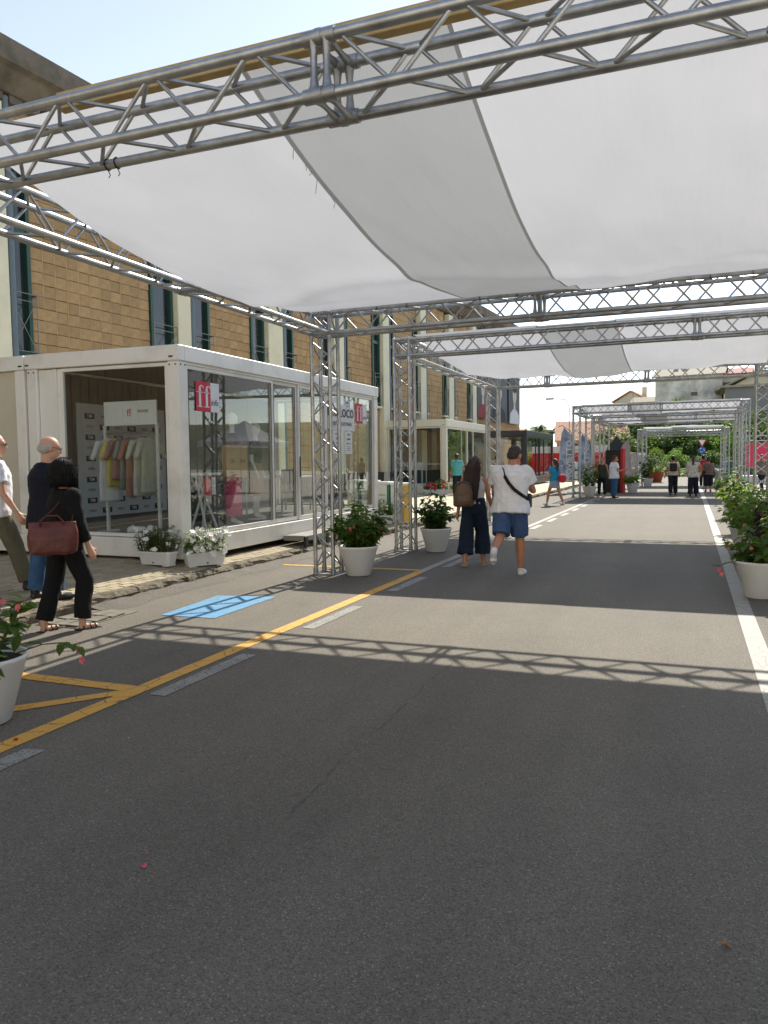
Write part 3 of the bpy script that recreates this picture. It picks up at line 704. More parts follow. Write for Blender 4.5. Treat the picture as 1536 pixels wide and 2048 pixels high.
# ------------------------------------------------------------------ containers (glass kiosks)
XF = lambda p: Matrix(((0, 0, 1, p[0]), (1, 0, 0, p[1]), (0, 1, 0, p[2]), (0, 0, 0, 1)))      # writing on a wall that faces +x
YF = lambda p: Matrix(((1, 0, 0, p[0]), (0, 0, -1, p[1]), (0, 1, 0, p[2]), (0, 0, 0, 1)))     # writing on a wall that faces -y
def container(label, loc, W, D, H, fr_m, floor_m, roof_h, base_h, post, ymull, near_glass, back='wall', far='glass', back_m=None, gl=None, rz=0.0, rot=None):
    """local origin at the near right bottom corner; extends to -x and +y"""
    gl = gl or glass
    o = thing('glass_container', label, 'container', loc, rz)
    if rot: o.rotation_euler = rot
    p = post
    b = MB()
    b.box(-W, 0, 0, .12, 0, base_h, .008); b.box(-W, 0, D - .12, D, 0, base_h, .008); b.box(-.12, 0, .1205, D - .1205, 0, base_h, .008); b.box(-W, -W + .12, .1205, D - .1205, 0, base_h, .008)
    b.build('floor_beam', fr_m, o)
    MB().box(-W + .121, -.121, .121, D - .121, base_h * .55, base_h - .004).build('floor', floor_m, o)
    b = MB(); z0 = H - roof_h
    b.box(-W - .012, .012, -.012, .13, z0, H, .010); b.box(-W - .012, .012, D - .13, D + .012, z0, H, .010); b.box(-.13, .012, .1305, D - .1305, z0, H, .010); b.box(-W - .012, -W + .13, .1305, D - .1305, z0, H, .010)
    ro = b.build('roof_beam', fr_m, o)
    MB().box(-W + .131, -.131, .131, D - .131, z0 + .03, H - .04).build('ceiling', grey_int, o)
    for hx, hy, ax_ in ((-.115, -.013, 'y'), (-W + .03, -.013, 'y'), (-W - .20, -.013, 'y')):
        if hx > -W: MB().box(hx - .035, hx + .035, hy - .002, hy + .004, z0 + .045, z0 + .068).build('lifting_slot', gasket, ro)
    for cx_ in (-W, -p):
        for cy_ in (0, D - p):
            po = MB().box(cx_ + .003, cx_ + p - .003, cy_ + .003, cy_ + p - .003, base_h, z0, .012).build('post', fr_m, o)
            if cy_ == 0:
                for k in (.05, p - .05):
                    MB().tube((cx_ + k, -.006, z0 - .05), (cx_ + k, .006, z0 - .05), .011, 8).build('bolt', gasket, po)
            if cx_ == -p:
                for k in (.05, p - .05): MB().tube((-.006, cy_ + k, z0 - .05), (.006, cy_ + k, z0 - .05), .011, 8).build('bolt', gasket, po)
    # road-side glazing: frames between the given mullions (y0, y1)
    t = .055
    for i, (y0, y1) in enumerate(ymull):
        x1 = -.035 - (.03 if i in (1,) else 0); x0 = x1 - .05
        b = MB(); zb, zt = base_h + .012, z0 - .035
        b.box(x0, x1, y0, y0 + t, zb, zt, .004); b.box(x0, x1, y1 - t, y1, zb, zt, .004); b.box(x0, x1, y0 + t, y1 - t, zb, zb + t + .015, .004); b.box(x0, x1, y0 + t, y1 - t, zt - t, zt, .004)
        fo = b.build('window_frame', fr_m, o)
        g_ = MB(); g_.box(x0 + .018, x0 + .026, y0 + t, y1 - t, zb + t + .015, zt - t); g_.build('pane', gl, fo)
        s_ = MB(); e = .012
        s_.box(x1 - .004, x1 + .002, y0 + t - .001, y0 + t + e, zb + t + .015, zt - t); s_.box(x1 - .004, x1 + .002, y1 - t - e, y1 - t + .001, zb + t + .015, zt - t); s_.build('seal', gasket, fo)
    b = MB(); b.box(-.11, -.02, p, D - p, z0 - .034, z0 - .001); b.build('track', fr_m, o)
    # near side
    zb, zt = base_h + .012, z0 - .012
    x0, x1 = -W + p, -p
    if near_glass:
        a0, a1 = near_glass
        if a0 - x0 > .02:
            MB().box(x0 + .004, a0 - .004, .05, .11, zb, zt).build('wall_panel', fr_m, o)
            MB().box(a0 - .10, a0 - .06, .02, .05, zb, zt).build('trim', fr_m, o)
        b = MB(); y0, y1 = .035, .085; t2 = .05
        b.box(a0, a0 + t2, y0, y1, zb, zt, .004); b.box(a1 - t2, a1, y0, y1, zb, zt, .004); b.box(a0 + t2, a1 - t2, y0, y1, zb, zb + t2, .004); b.box(a0 + t2, a1 - t2, y0, y1, zt - t2, zt, .004)
        fo = b.build('window_frame', fr_m, o)
        MB().box(a0 + t2, a1 - t2, y0 + .02, y0 + .028, zb + t2, zt - t2).build('pane', gl, fo)
    # far side
    if far == 'glass':
        b = MB(); y0, y1 = D - .085, D - .035; t2 = .05
        b.box(x0 + .003, x0 + t2, y0, y1, zb, zt); b.box(x1 - t2, x1 - .003, y0, y1, zb, zt); b.box(x0 + t2, x1 - t2, y0, y1, zb, zb + t2); b.box(x0 + t2, x1 - t2, y0, y1, zt - t2, zt)
        fo = b.build('window_frame', fr_m, o); MB().box(x0 + t2, x1 - t2, y0 + .02, y0 + .028, zb + t2, zt - t2).build('pane', gl, fo)
    elif far == 'wall': MB().box(x0 + .003, x1 - .003, D - .10, D - .04, zb, zt).build('wall_panel', back_m or grey_int, o)
    # back side, one panel per metre
    if back == 'wall':
        n = max(1, round((D - 2 * p) / 1.0)); w = (D - 2 * p) / n
        for i in range(n): MB().box(-W + .04, -W + .10, p + i * w + .004, p + (i + 1) * w - .004, zb, zt).build('wall_panel', back_m or grey_int, o)
    return o
c1 = container('white glass-fronted container on the pavement with a pink-skirted mannequin inside', (-6.50, 8.76, .245), 2.74, 7.18, 2.945, white_pnt, dark_int, .215, .27, .20,
      [(.20, 2.60), (2.62, 3.48), (3.50, 4.60), (4.62, 6.96)], (-2.12, -.21), rot=(R(.25), R(.55), 0))
# neighbouring container with solid beige panels
o = thing('panel_container', 'white framed container with beige panel wall at left edge, behind the pedestrians', 'container', (-9.27, 8.76, .27))
W, D, H = 6.2, 2.7, 2.945
b = MB(); b.box(-W, 0, 0, .12, 0, .27, .008); b.box(-W, 0, D - .12, D, 0, .27, .008); b.build('floor_beam', white_pnt, o)
b = MB(); b.box(-W, 0, -.012, D, H - .215, H, .010); b.build('roof_beam', white_pnt, o)
for hx in (-.06,): MB().box(hx - .035, hx + .035, -.0155, -.008, H - .17, H - .147).build('lifting_slot', gasket, o)
MB().box(-.195, -.004, .003, .20, .27, H - .215, .012).build('post', white_pnt, o)
for i in range(5): MB().box(-.21 - (i + 1) * 1.0 + .004, -.21 - i * 1.0 - .004, .05, .12, .28, H - .22).build('wall_panel', beige_pnl, o)
MB().box(-W, -.01, D - .12, D - .05, .28, H - .22).build('rear_panel', beige_pnl, o)

# posters and notices stuck on the road-side glass (things of their own)
red_p = mat('poster_crimson', C(206, 44, 62), .6); paper = mat('paper_white', C(232, 234, 234), .75, 0, .03, 5); ink = mat('ink_black', C(26, 26, 28), .7); inkred = mat('ink_red', C(196, 40, 40), .7)
def letter_f(mb, y, z, h, w, x):
    """heavy serif f drawn in the y-z plane"""
    s = w * .34
    ys = y + w * .30
    def q(pts): mb.poly([(x, a, c) for a, c in pts])
    q([(ys, z + h * .04), (ys + s, z + h * .04), (ys + s, z + h * .80), (ys, z + h * .80)])
    q([(y + w * .06, z), (ys + s + w * .24, z), (ys + s + w * .24, z + h * .04), (y + w * .06, z + h * .04)])
    q([(y, z + h * .66), (y + w * .95, z + h * .66), (y + w * .95, z + h * .69), (y, z + h * .69)])
    n = 8; cy, cz = ys + w * .42, z + h * .80
    for i in range(n):
        a0, a1 = math.pi - i * math.pi * .85 / n, math.pi - (i + 1) * math.pi * .85 / n
        ro = (w * .42, h * .20); ti = lambda k: (w * .42 - s * (1 - .72 * k), h * .20 - .035 * h * (1 + .4 * k))
        r0, r1 = ti(i / n), ti((i + 1) / n)
        q([(cy + ro[0] * math.cos(a0), cz + ro[1] * math.sin(a0)), (cy + ro[0] * math.cos(a1), cz + ro[1] * math.sin(a1)), (cy + r1[0] * math.cos(a1), cz + r1[1] * math.sin(a1)), (cy + r0[0] * math.cos(a0), cz + r0[1] * math.sin(a0))])
def ff_poster(y0, y1, z0, z1, word, lab, x=-6.528):
    o = thing('window_poster', lab, 'poster', (x, y0, z0)); w, h = y1 - y0, z1 - z0
    MB().box(0, .003, 0, w * .62, 0, h).build('red_panel', red_p, o); MB().box(0, .003, w * .62, w, 0, h).build('white_panel', paper, o)
    f = MB(); letter_f(f, w * .04, h * .14, h * .74, w * .27, .0042); letter_f(f, w * .33, h * .14, h * .74, w * .27, .0042); f.build('letter_pair', paper, o, fixn=False)
    text('word', word, h * .30, ink, o, XF((.0050, w * .78, h * .32)), shear=.35, align='CENTER')
    return o
ff_poster(9.20, 9.78, 2.32, 2.745, 'info', 'red and white poster with two large letters at the near corner of the glass')
ff_poster(14.82, 15.40, 2.385, 2.80, 'ore', 'small red and white poster at the far end of the glass, beside the paper banner')
o = thing('paper_banner', 'large white paper sheet with black capital letters stuck behind the glass', 'banner', (-6.535, 13.40, 2.21))
MB().grid(lambda u, v: (.008 * noise.noise(Vector((u * 4, v * 5, 2))), u * 1.37, v * .65), 14, 8).build('sheet', paper, o)
text('title', 'PRO', .235, ink, o, XF((.012, .30, .34)), weight=.002, space=1.08); text('title', 'LOCO', .235, ink, o, XF((.012, .96, .34)), weight=.002, space=1.08)
text('subtitle', 'SERINO VALLE PIANA', .105, ink, o, XF((.012, .69, .13)))
text('small_line', 'serino', .05, mat('ink_grey', C(110, 112, 112), .7), o, XF((.012, 1.0, .50)))
b = MB(); b.poly([(.012, .96, .55), (.012, 1.04, .55), (.012, 1.0, .61)]); b.build('emblem', MATS['ink_grey'], o)
for y0, y1, z0, z1, lab, words in ((13.62, 14.20, 1.74, 2.19, 'white printed notice under the paper banner, nearer one', ('AVVISO', 'ORARI', 'INFO')), (14.28, 14.62, 1.74, 2.19, 'narrow white opening-hours notice under the paper banner, farther one', ('OPEN', 'ORARIO', '9.30 - 13'))):
    o = thing('window_notice', lab, 'notice', (-6.533, y0, z0)); w, h = y1 - y0, z1 - z0
    MB().box(0, .002, 0, w, 0, h).build('sheet', paper, o)
    for k, wd in enumerate(words): text('line', wd, .055, ink, o, XF((.0035, w * .5, h * (.86 - .2 * k))))
    for k in range(3): MB().box(.003, .0036, w * .18, w * .82, h * (.30 - .08 * k), h * (.325 - .08 * k)).build('print_line', MATS['ink_grey'], o)
# door handle
MB().box(-.034, -.02, 3.52, 3.54, 1.05, 1.42).build('door_handle', blackp, c1)

# ---------------- things inside the first container
FZ = .25 + .27 + .02
manq = mat('mannequin_white', C(226, 226, 224), .35); skirt_p = mat('skirt_pink', C(226, 92, 140), .85, 0, .08, 30, .2, 60); skirt_b = mat('skirt_beige', C(170, 136, 104), .85, 0, .10, 20, .2, 60); blk_cloth = mat('cloth_black', C(22, 22, 24), .9, 0, .1, 10, .15, 40); kraft = mat('kraft_paper', C(190, 150, 104), .8, 0, .05, 6)
def mannequin(lab, loc, rz, sk_m, sk_len, hscale=1.06):
    o = thing('mannequin', lab, 'mannequin', loc, rz, 'shop mannequins in the container'); s = hscale
    b = MB()
    b.ell((0, .01, 1.66 * s), (.072, .092, .115)); b.caps((0, 0, 1.46 * s), (0, 0, 1.58 * s), .045, .045)
    b.loft([((0, 0, .86 * s), .15, .10), ((0, 0, 1.04 * s), .115, .085), ((0, 0, 1.26 * s), .15, .10), ((0, 0, 1.38 * s), .165, .08), ((0, 0, 1.45 * s), .06, .05)])
    for sx in (-1, 1):
        b.caps((sx * .17, 0, 1.37 * s), (sx * .215, -.02, 1.10 * s), .048, .036); b.caps((sx * .215, -.02, 1.10 * s), (sx * .20, .07, .86 * s), .034, .024); b.caps((sx * .20, .07, .86 * s), (sx * .19, .10, .76 * s), .030, .018)
        b.caps((sx * .08, 0, .88 * s), (sx * .075, .01, .48 * s), .08, .052); b.caps((sx * .075, .01, .48 * s), (sx * .07, -.02, .10 * s), .052, .032); b.caps((sx * .07, -.02, .09 * s), (sx * .075, .13, .03), .034, .028)
    blob('figure', b, manq, o, .014, 3)
    t = MB(); t.loft([((0, 0, 1.02 * s), .135, .105), ((0, 0, 1.15 * s), .14, .11), ((0, 0, 1.30 * s), .172, .122), ((0, 0, 1.39 * s), .17, .10), ((0, 0, 1.44 * s), .10, .075)])
    for sx in (-1, 1): t.caps((sx * .17, 0, 1.37 * s), (sx * .20, -.01, 1.22 * s), .062, .055)
    blob('top', t, blk_cloth, o, .016, 3)
    k = MB(); k.loft([((0, 0, 1.06 * s), .12, .095), ((0, 0, .90 * s), .172, .128), ((0, 0, .62 * s), .178, .135), ((0, 0, (1.06 - sk_len) * s), .185, .14)])
    blob('skirt', k, sk_m, o, .016, 2, fold=.010)
    MB().lathe([(0.0, .012), (.17, .012), (.17, 0)], 24).build('stand', manq, o)
    return o
# ------------------------------------------------------------------ voxel-union modelling helper
def blob(name, mb, m, parent, voxel=.012, sm=4, fold=0.0, fscale=(9, 9, 2.2), fseed=0.0, loc=None):
    me = mb.mesh(name, m); bm = bmesh.new(); bm.from_mesh(me); bmesh.ops.recalc_face_normals(bm, faces=bm.faces); bm.to_mesh(me); bm.free()
    o = bpy.data.objects.new('tmp', me)
    r = o.modifiers.new('r', 'REMESH'); r.mode = 'VOXEL'; r.voxel_size = voxel; r.use_smooth_shade = True
    if sm: s = o.modifiers.new('s', 'SMOOTH'); s.factor = .5; s.iterations = sm
    me2 = bake(o)
    bpy.data.objects.remove(o); bpy.data.meshes.remove(me); me2.name = name
    if not me2.materials: me2.materials.append(m)
    if fold:
        n = len(me2.vertices); co = np.empty(n * 3, np.float32); nr = np.empty(n * 3, np.float32); me2.vertices.foreach_get('co', co); me2.vertex_normals.foreach_get('vector', nr)
        co = co.reshape(-1, 3); nr = nr.reshape(-1, 3); off = Vector((5, 1, 2)); nz = noise.noise
        for i, (px_, py_, pz_) in enumerate(co.tolist()):
            q = Vector((px_ * fscale[0] + fseed, py_ * fscale[1], pz_ * fscale[2])); co[i] += nr[i] * (nz(q) * fold + nz(q * 2.3 + off) * fold * .55)
        me2.vertices.foreach_set('co', co.ravel())
    me2.polygons.foreach_set('use_smooth', [True] * len(me2.polygons)); me2.update()
    return link(name, me2, parent, loc)

skin_l = mat('skin_light', C(206, 158, 132), .5, 0, .06, 9); skin_t = mat('skin_tan', C(186, 130, 98), .5, 0, .06, 9); skin_d = mat('skin_olive', C(170, 116, 86), .5, 0, .06, 9)
hair_bk = mat('hair_black', C(13, 12, 13), .42, 0, .3, 60, .25, 140, .3); hair_br = mat('hair_brown', C(62, 42, 32), .4, 0, .3, 50, .5, 120); hair_dk = mat('hair_dark', C(54, 44, 38), .5, 0, .25, 60, .4, 140); hair_gr = mat('hair_grey', C(178, 174, 168), .6, 0, .15, 60, .4, 140)
def cloth(name, col, var=.08, rough=.88): return mat(name, col, rough, 0, var, 14, .18, 90, .3)
def rotx(a): return Matrix.Rotation(a, 3, 'X')
def person(label, loc, rz, h=1.70, girth=1.0, lean=0.0, legs=((0, 0, 0, 0), (0, 0, 0, 0)), arms=((0, 8, 10, 0), (0, 8, 10, 0)), head=(0, 0), skin=None, hair=('short', None), top=None, bottom=None, shoes=('shoe', None), voxel=.012, shw=1.0, face=True, group=None, twist=0.0, chest=0.0, z=None, seed=0.0):
    """Pedestrian, local +y is where the person faces. legs: (flex, knee, abduction, foot pitch) left then right, degrees; arms: (flex, abduction, elbow, inward)"""
    skin = skin or skin_t
    o = thing('person', label, 'person', loc, rz, group); u = h / 1.72; g = girth
    up = Vector((0, math.sin(R(lean)), math.cos(R(lean))))
    # legs relative to pelvis
    J = []
    for s, (fl, kn, ab, fp) in zip((-1, 1), legs):
        hip = Vector((s * .088 * u, 0, -.02 * u))
        d1 = Vector((s * math.sin(R(ab)), math.sin(R(fl)) * math.cos(R(ab)), -math.cos(R(fl)) * math.cos(R(ab))))
        k = hip + d1 * .43 * u
        a2 = fl - kn; d2 = Vector((s * math.sin(R(ab)) * .6, math.sin(R(a2)), -math.cos(R(a2)))).normalized()
        a = k + d2 * .41 * u
        fd = Vector((s * .12, math.cos(R(fp)), math.sin(R(fp)))).normalized()
        sole = Vector((0, math.sin(R(fp)), -math.cos(R(fp))))
        heel = a + sole * .06 * u - fd * .035 * u; toe = a + sole * .06 * u + fd * .165 * u
        J.append((hip, k, a, fd, heel, toe, sole))
    low = min(min(j[4].z, j[5].z) for j in J) - .022 * u
    P = Vector((0, 0, -low))
    J = [tuple(p + P if i in (0, 1, 2, 4, 5) else p for i, p in enumerate(j)) for j in J]
    Sx = Matrix.Rotation(R(twist), 3, 'Z')
    sp = lambda t, x=0, y=0: P + up * t * u + Sx @ Vector((x * u, y * u, 0))
    N = sp(.50); hd_up = Matrix.Rotation(R(head[1]), 3, 'Z') @ rotx(-R(head[0]))
    HR = hd_up
    Hc = N + (up * .4 + HR @ Vector((0, .10, .9))).normalized() * .152 * u
    A = []
    for s, (fl, ab, el, inw) in zip((-1, 1), arms):
        sh = sp(.425, s * .168 * shw * (.6 + .4 * g))
        d1 = Sx @ Vector((s * math.sin(R(ab)), math.sin(R(fl)) * math.cos(R(ab)), -math.cos(R(fl)) * math.cos(R(ab))))
        e = sh + d1 * .285 * u
        a2 = fl + el; d2 = Sx @ Vector((s * math.sin(R(ab - inw)), math.sin(R(a2)) * math.cos(R(ab - inw)), -math.cos(R(a2)) * math.cos(R(ab - inw))))
        w = e + d2.normalized() * .245 * u; A.append((sh, e, w, d2.normalized(), s))
    # ---- continuous body
    b = MB(); rr = Matrix.Rotation(-R(lean), 3, 'X') @ Sx if True else None
    tor = [(-.10, .12, .09), (-.03, .158, .112), (.04, .155, .112), (.13, .132, .098), (.25, .146, .106), (.34, .160, .112), (.405, .140, .092), (.455, .090, .070), (.50, .055, .056)]
    b.loft([(sp(t), rx * u * g, ry * u * g, rr) for t, rx, ry in tor])
    for hip, k, a, fd, heel, toe, so in J:
        lg = .55 + .45 * g; b.caps(hip, k, .084 * u * lg, .056 * u * lg); b.caps(k, k + (a - k) * .35, .055 * u * lg, .058 * u * lg); b.caps(k + (a - k) * .35, a, .058 * u * lg, .036 * u * lg)
        b.caps(a, heel + (toe - heel) * .2, .036 * u, .034 * u); b.caps(heel + (toe - heel) * .15, heel + (toe - heel) * .86, .032 * u, .026 * u)
    for sh, e, w, d, s in A:
        b.caps(sh, e, .050 * u * (.6 + .4 * g), .038 * u); b.caps(e, e + (w - e) * .3, .038 * u, .038 * u); b.caps(e + (w - e) * .3, w, .038 * u, .026 * u)
        # hand: palm, four fingers of unequal length with a bend, thumb from the side of the palm
        side = Vector((0, 1, 0)) - d * d.y
        side = side.normalized() if side.length > .2 else Vector((0, 0, -1)); nrm = d.cross(side).normalized() * s
        palm = w + d * .085 * u
        b.caps(w, palm, .026 * u, .030 * u); b.caps(w + side * .012, palm + side * .022 * u, .018, .018 * u); b.caps(w - side * .012, palm - side * .022 * u, .018, .018 * u)
        for q, ln in zip((-.030, -.010, .010, .030), (.058, .074, .080, .072)):
            f0 = palm + side * q * u; f1 = f0 + (d * .75 - nrm * .25).normalized() * ln * .5 * u; f2 = f1 + (d * .6 - nrm * .65).normalized() * ln * .5 * u
            b.caps(f0, f1, .0092 * u, .0085 * u, 8); b.caps(f1, f2, .0085 * u, .007 * u, 8)
        t0 = w + d * .03 * u + side * .026 * u; t1 = t0 + (side * .7 + d * .7).normalized() * .040 * u; t2 = t1 + (d * .9 - nrm * .3).normalized() * .032 * u
        b.caps(t0, t1, .0115 * u, .0105 * u, 8); b.caps(t1, t2, .0105 * u, .008 * u, 8)
    b.caps(sp(.45), Hc - HR @ Vector((0, .015, .05)) * u, .056 * u * (.5 + .5 * g), .055 * u)
    uo = u; u = u * 1.07
    HW = lambda x, y, zz, u=u: Hc + HR @ (Vector((x, y, zz)) * u)
    b.ell(HW(0, -.012, .025), (.076 * u, .096 * u, .092 * u), HR); b.ell(HW(0, .022, -.035), (.060 * u, .070 * u, .078 * u), HR); b.ell(HW(0, .055, -.085), (.030 * u, .028 * u, .024 * u), HR)
    b.caps(HW(0, .088, .018), HW(0, .106, -.020), .010 * u, .015 * u, 8); b.caps(HW(-.03, .074, .034), HW(.03, .074, .034), .014 * u, .014 * u, 8)
    b.ell(HW(0, .085, -.052), (.024 * u, .012 * u, .010 * u), HR)
    for s in (-1, 1): b.ell(HW(s * .078, -.004, -.005), (.012 * u, .022 * u, .032 * u), HR)
    body = blob('body', b, skin, o, voxel, 2)
    if face:
        for s in (-1, 1):
            e_ = MB(); e_.ell(HW(s * .030, .080, .012), (.012 * u, .008 * u, .008 * u), HR, 8, 6); e_.build('eye', mat('eye_dark', C(30, 24, 22), .25), body)
    # ---- hair
    hs, hm = hair
    hb = MB()
    if hs in ('short', 'bun', 'pony'):
        hb.ell(HW(0, -.028, .036), (.0795 * u, .094 * u, .0865 * u), HR); hb.ell(HW(0, -.052, -.022), (.0735 * u, .062 * u, .072 * u), HR)
        if hs == 'bun': hb.ell(HW(0, -.115, .075), (.040 * u, .036 * u, .036 * u), HR)
        if hs == 'pony':
            hb.caps(HW(0, -.11, .05), HW(0, -.16, -.05), .036 * u, .05 * u); hb.caps(HW(0, -.16, -.05), HW(0, -.15, -.24), .052 * u, .04 * u); hb.caps(HW(0, -.15, -.24), HW(0, -.12, -.34), .04 * u, .02 * u)
    elif hs == 'bob':
        hb.ell(HW(0, -.018, .040), (.094 * u, .110 * u, .096 * u), HR)
        hb.loft([(HW(0, -.02, .07), .088 * u, .102 * u, HR), (HW(0, -.028, .0), .108 * u, .112 * u, HR), (HW(0, -.032, -.08), .116 * u, .108 * u, HR), (HW(0, -.035, -.135), .108 * u, .095 * u, HR)])
    elif hs == 'long':
        hb.ell(HW(0, -.018, .040), (.090 * u, .106 * u, .096 * u), HR)
        hb.loft([(HW(0, -.03, .06), .084 * u, .092 * u, HR), (HW(0, -.04, -.04), .102 * u, .090 * u, HR), (HW(.0, -.070, -.16), .112 * u, .068 * u), (HW(.0, -.095, -.28), .112 * u, .055 * u), (HW(.01, -.12, -.40), .105 * u, .05 * u), (HW(.02, -.115, -.50), .065 * u, .04 * u), (HW(.03, -.11, -.56), .03 * u, .02 * u)])
    elif hs == 'balding':
        hb.ell(HW(0, -.045, -.012), (.081 * u, .074 * u, .055 * u), HR)
        for s in (-1, 1): hb.ell(HW(s * .066, -.02, .012), (.020 * u, .040 * u, .030 * u), HR)
    strands = None
    if hs in ('bob', 'long') and voxel < .012:
        strands = MB(); rs = random.Random(int(seed * 31)); Lh = .19 if hs == 'bob' else .58
        for k in range(260):
            a = rs.uniform(-2.5, 2.5) - math.pi / 2 if hs == 'bob' else rs.uniform(-1.7, 1.7) - math.pi / 2
            p0 = HW(.03 * math.cos(a), -.02 + .03 * math.sin(a), .135); pts = [p0]; wv = rs.uniform(0, 6.28)
            for j in range(1, 8):
                t = j / 7; rr_ = (.096 if hs == 'bob' else .094) * min(1, .45 + t * 2.0) + (.022 * min(1, t * 1.6) if hs == 'bob' else .030 * t) + rs.uniform(-.004, .006)
                if hs == 'bob': q_ = HW(rr_ * math.cos(a), -.026 + rr_ * 1.02 * math.sin(a), .125 - (Lh + .08) * t ** 1.25)
                else: q_ = HW(rr_ * math.cos(a) * (1.18 - .55 * max(0, t - .55)) + .006 * math.sin(wv + 7 * t) + .03 * t * t, -.03 - .075 * t + rr_ * .78 * math.sin(a) * (1 - .25 * t), .12 - (Lh + .08) * rs.uniform(.92, 1.0) * t ** 1.1)
                pts.append(q_)
            strands.path(pts, [.0032, .0036, .0036, .0036, .0034, .003, .0026, .0012], 3)
    if strands: strands.build('hair_strands', hm, body, fixn=False)
    if hs != 'none':
        blob('hair', hb, hm, body, voxel * .8, 1, fold=.009, fscale=(45, 45, 14), fseed=seed)
    u = uo
    # ---- trousers / shorts / skirt
    if bottom:
        bl = dict(m=None, length=1.0, ease=.016, flare=0.0, rise=.09, kind='trousers'); bl.update(bottom); e = bl['ease']
        tb = MB()
        tb.loft([(sp(t), (rx * g + e) * u, (ry * g + e) * u, rr) for t, rx, ry in ((-.11, .128, .098), (-.03, .160, .114), (.04, .157, .114), (bl['rise'], .140, .104))])
        for hip, k, a, fd, heel, toe, so in J:
            r0, r1 = (.084 * (.5 + .5 * g) + e) * u, (.056 + e) * u + bl['flare'] * .45
            L = bl['length']; q1 = (k - hip).normalized().to_track_quat('Z', 'Y').to_matrix(); q2 = (a - k).normalized().to_track_quat('Z', 'Y').to_matrix()
            if bl['kind'] == 'skirt': continue
            if L <= 1:
                end = hip + (k - hip) * L; rE = r0 + (r1 - r0) * L + bl['flare']
                tb.loft([(hip + Vector((0, 0, .02)), r0 * .95, r0, q1), (hip + (k - hip) * .4, r0 * .98 + bl['flare'] * .4, r0 + bl['flare'] * .4, q1), (end, rE, rE, q1)])
            else:
                f = L - 1; r2 = (.040 + e) * u + bl['flare']
                end = k + (a - k) * f; tb.caps(hip, k, r0, r1 * 1.04)
                tb.loft([(k - (a - k) * .12, r1 * .9, r1 * .9, q2), (k, r1 * 1.03, r1 * 1.03, q2), (k + (a - k) * .5 * f, r1 * .5 + r2 * .5, r1 * .5 + r2 * .5, q2), (end, r2, r2, q2)])
        if bl['kind'] == 'skirt':
            tb.loft([(sp(.05), (.165 * g + e) * u, (.12 * g + e) * u), (sp(-.12), (.18 * g + e) * u, (.135 * g + e) * u), (P + Vector((0, 0, -.12 - bl['length'] * .5)) * 1.0, (.19 * g) * u + bl['flare'], (.145 * g) * u + bl['flare'])])
        blob('trousers' if bl['kind'] == 'trousers' and bl['length'] > 1 else ('skirt' if bl['kind'] == 'skirt' else 'shorts'), tb, bl['m'], o, voxel, 2, fold=bl.get('fold', .010), fscale=(11, 11, 5), fseed=seed + 2)
    # ---- top
    if top:
        tp = dict(m=None, sleeve='short', hem=-.05, ease=.020, open=0.0); tp.update(top); e = tp['ease']
        tb = MB(); hem = tp['hem']
        rings = [(hem, .160, .115), (min(.04, hem + .06), .158, .114), (.13, .142, .106), (.25, .152, .112), (.34, .166, .116), (.405, .146, .096), (.452, .100, .074), (.492, .060, .062)]
        if tp['sleeve'] == 'none': rings = rings[:-1]
        if tp.get('belly'): rings = [(t, rx, ry * (1 + tp['belly'] * math.exp(-((t - .12) / .13) ** 2))) for t, rx, ry in rings]
        tb.loft([(sp(t), (rx * g + e + (.016 if t < .1 else .006)) * u, (ry * g + e + (.016 if t < .1 else .006)) * u, rr) for t, rx, ry in rings if t >= hem])
        for sh, el_, w, d, s in A:
            ra, rb = (.054 * (.6 + .4 * g) + e * .7) * u, (.042 + e) * u
            if tp['sleeve'] == 'none': tb.caps(sp(.44, s * .10), sh - Vector((s * .035 * u, 0, 0)) + Vector((0, 0, .012)), .045 * u, .040 * u); continue
            if tp['sleeve'] == 'short':
                L = .62; q1 = (el_ - sh).normalized().to_track_quat('Z', 'Y').to_matrix()
                tb.ell(sh, (ra, ra, ra)); tb.loft([(sh + (sh - el_).normalized() * .01, ra, ra, q1), (sh + (el_ - sh) * L, rb * 1.06, rb * 1.06, q1)])
            else:
                tb.caps(sh, el_, ra, rb); q2 = (w - el_).normalized().to_track_quat('Z', 'Y').to_matrix()
                tb.loft([(el_, rb, rb, q2), (w - d * (.0 if tp['sleeve'] == 'long' else .06), (.030 + e * .9) * u, (.030 + e * .9) * u, q2)])
        blob('jacket' if tp.get('jacket') else 'shirt', tb, tp['m'], o, voxel, 2, fold=tp.get('fold', .014), fscale=tp.get('fscale', (8, 8, 7)), fseed=seed + 5)
    # ---- shoes
    st, smm = shoes
    for hip, k, a, fd, heel, toe, so in J:
        sb = MB()
        if st == 'shoe':
            sb.caps(a + so * .012, heel + (toe - heel) * .2, .045 * u, .043 * u); sb.caps(heel + (toe - heel) * .12, heel + (toe - heel) * .9, .042 * u, .036 * u); sb.ell(heel + (toe - heel) * .72 + so * .004, (.047 * u, .07 * u, .03 * u), rotx(0))
            blob('shoe', sb, smm, o, voxel * .8, 2)
        elif st == 'sandal':
            c_ = heel + (toe - heel) * .5 + so * .024 * u; q = Matrix((fd.cross(-so), fd, -so)).transposed()
            sb.cbox(c_, .085 * u, .26 * u, .014, q, .005)
            for f in (.18, .55, .80): 
                pc = heel + (toe - heel) * f; pr_ = fd.cross(-so).normalized()
                pts = [pc + pr_ * (.043 * u * math.cos(t)) - so * (.040 * u * math.sin(t)) + so * .015 * u for t in [math.pi * i / 6 for i in range(7)]]
                sb.path(pts, .0065 * u, 6)
            sb.build('sandal', smm, o)
    return o, dict(P=P, sp=sp, J=J, A=A, Hc=Hc, HW=HW, u=u, HR=HR, body=body)
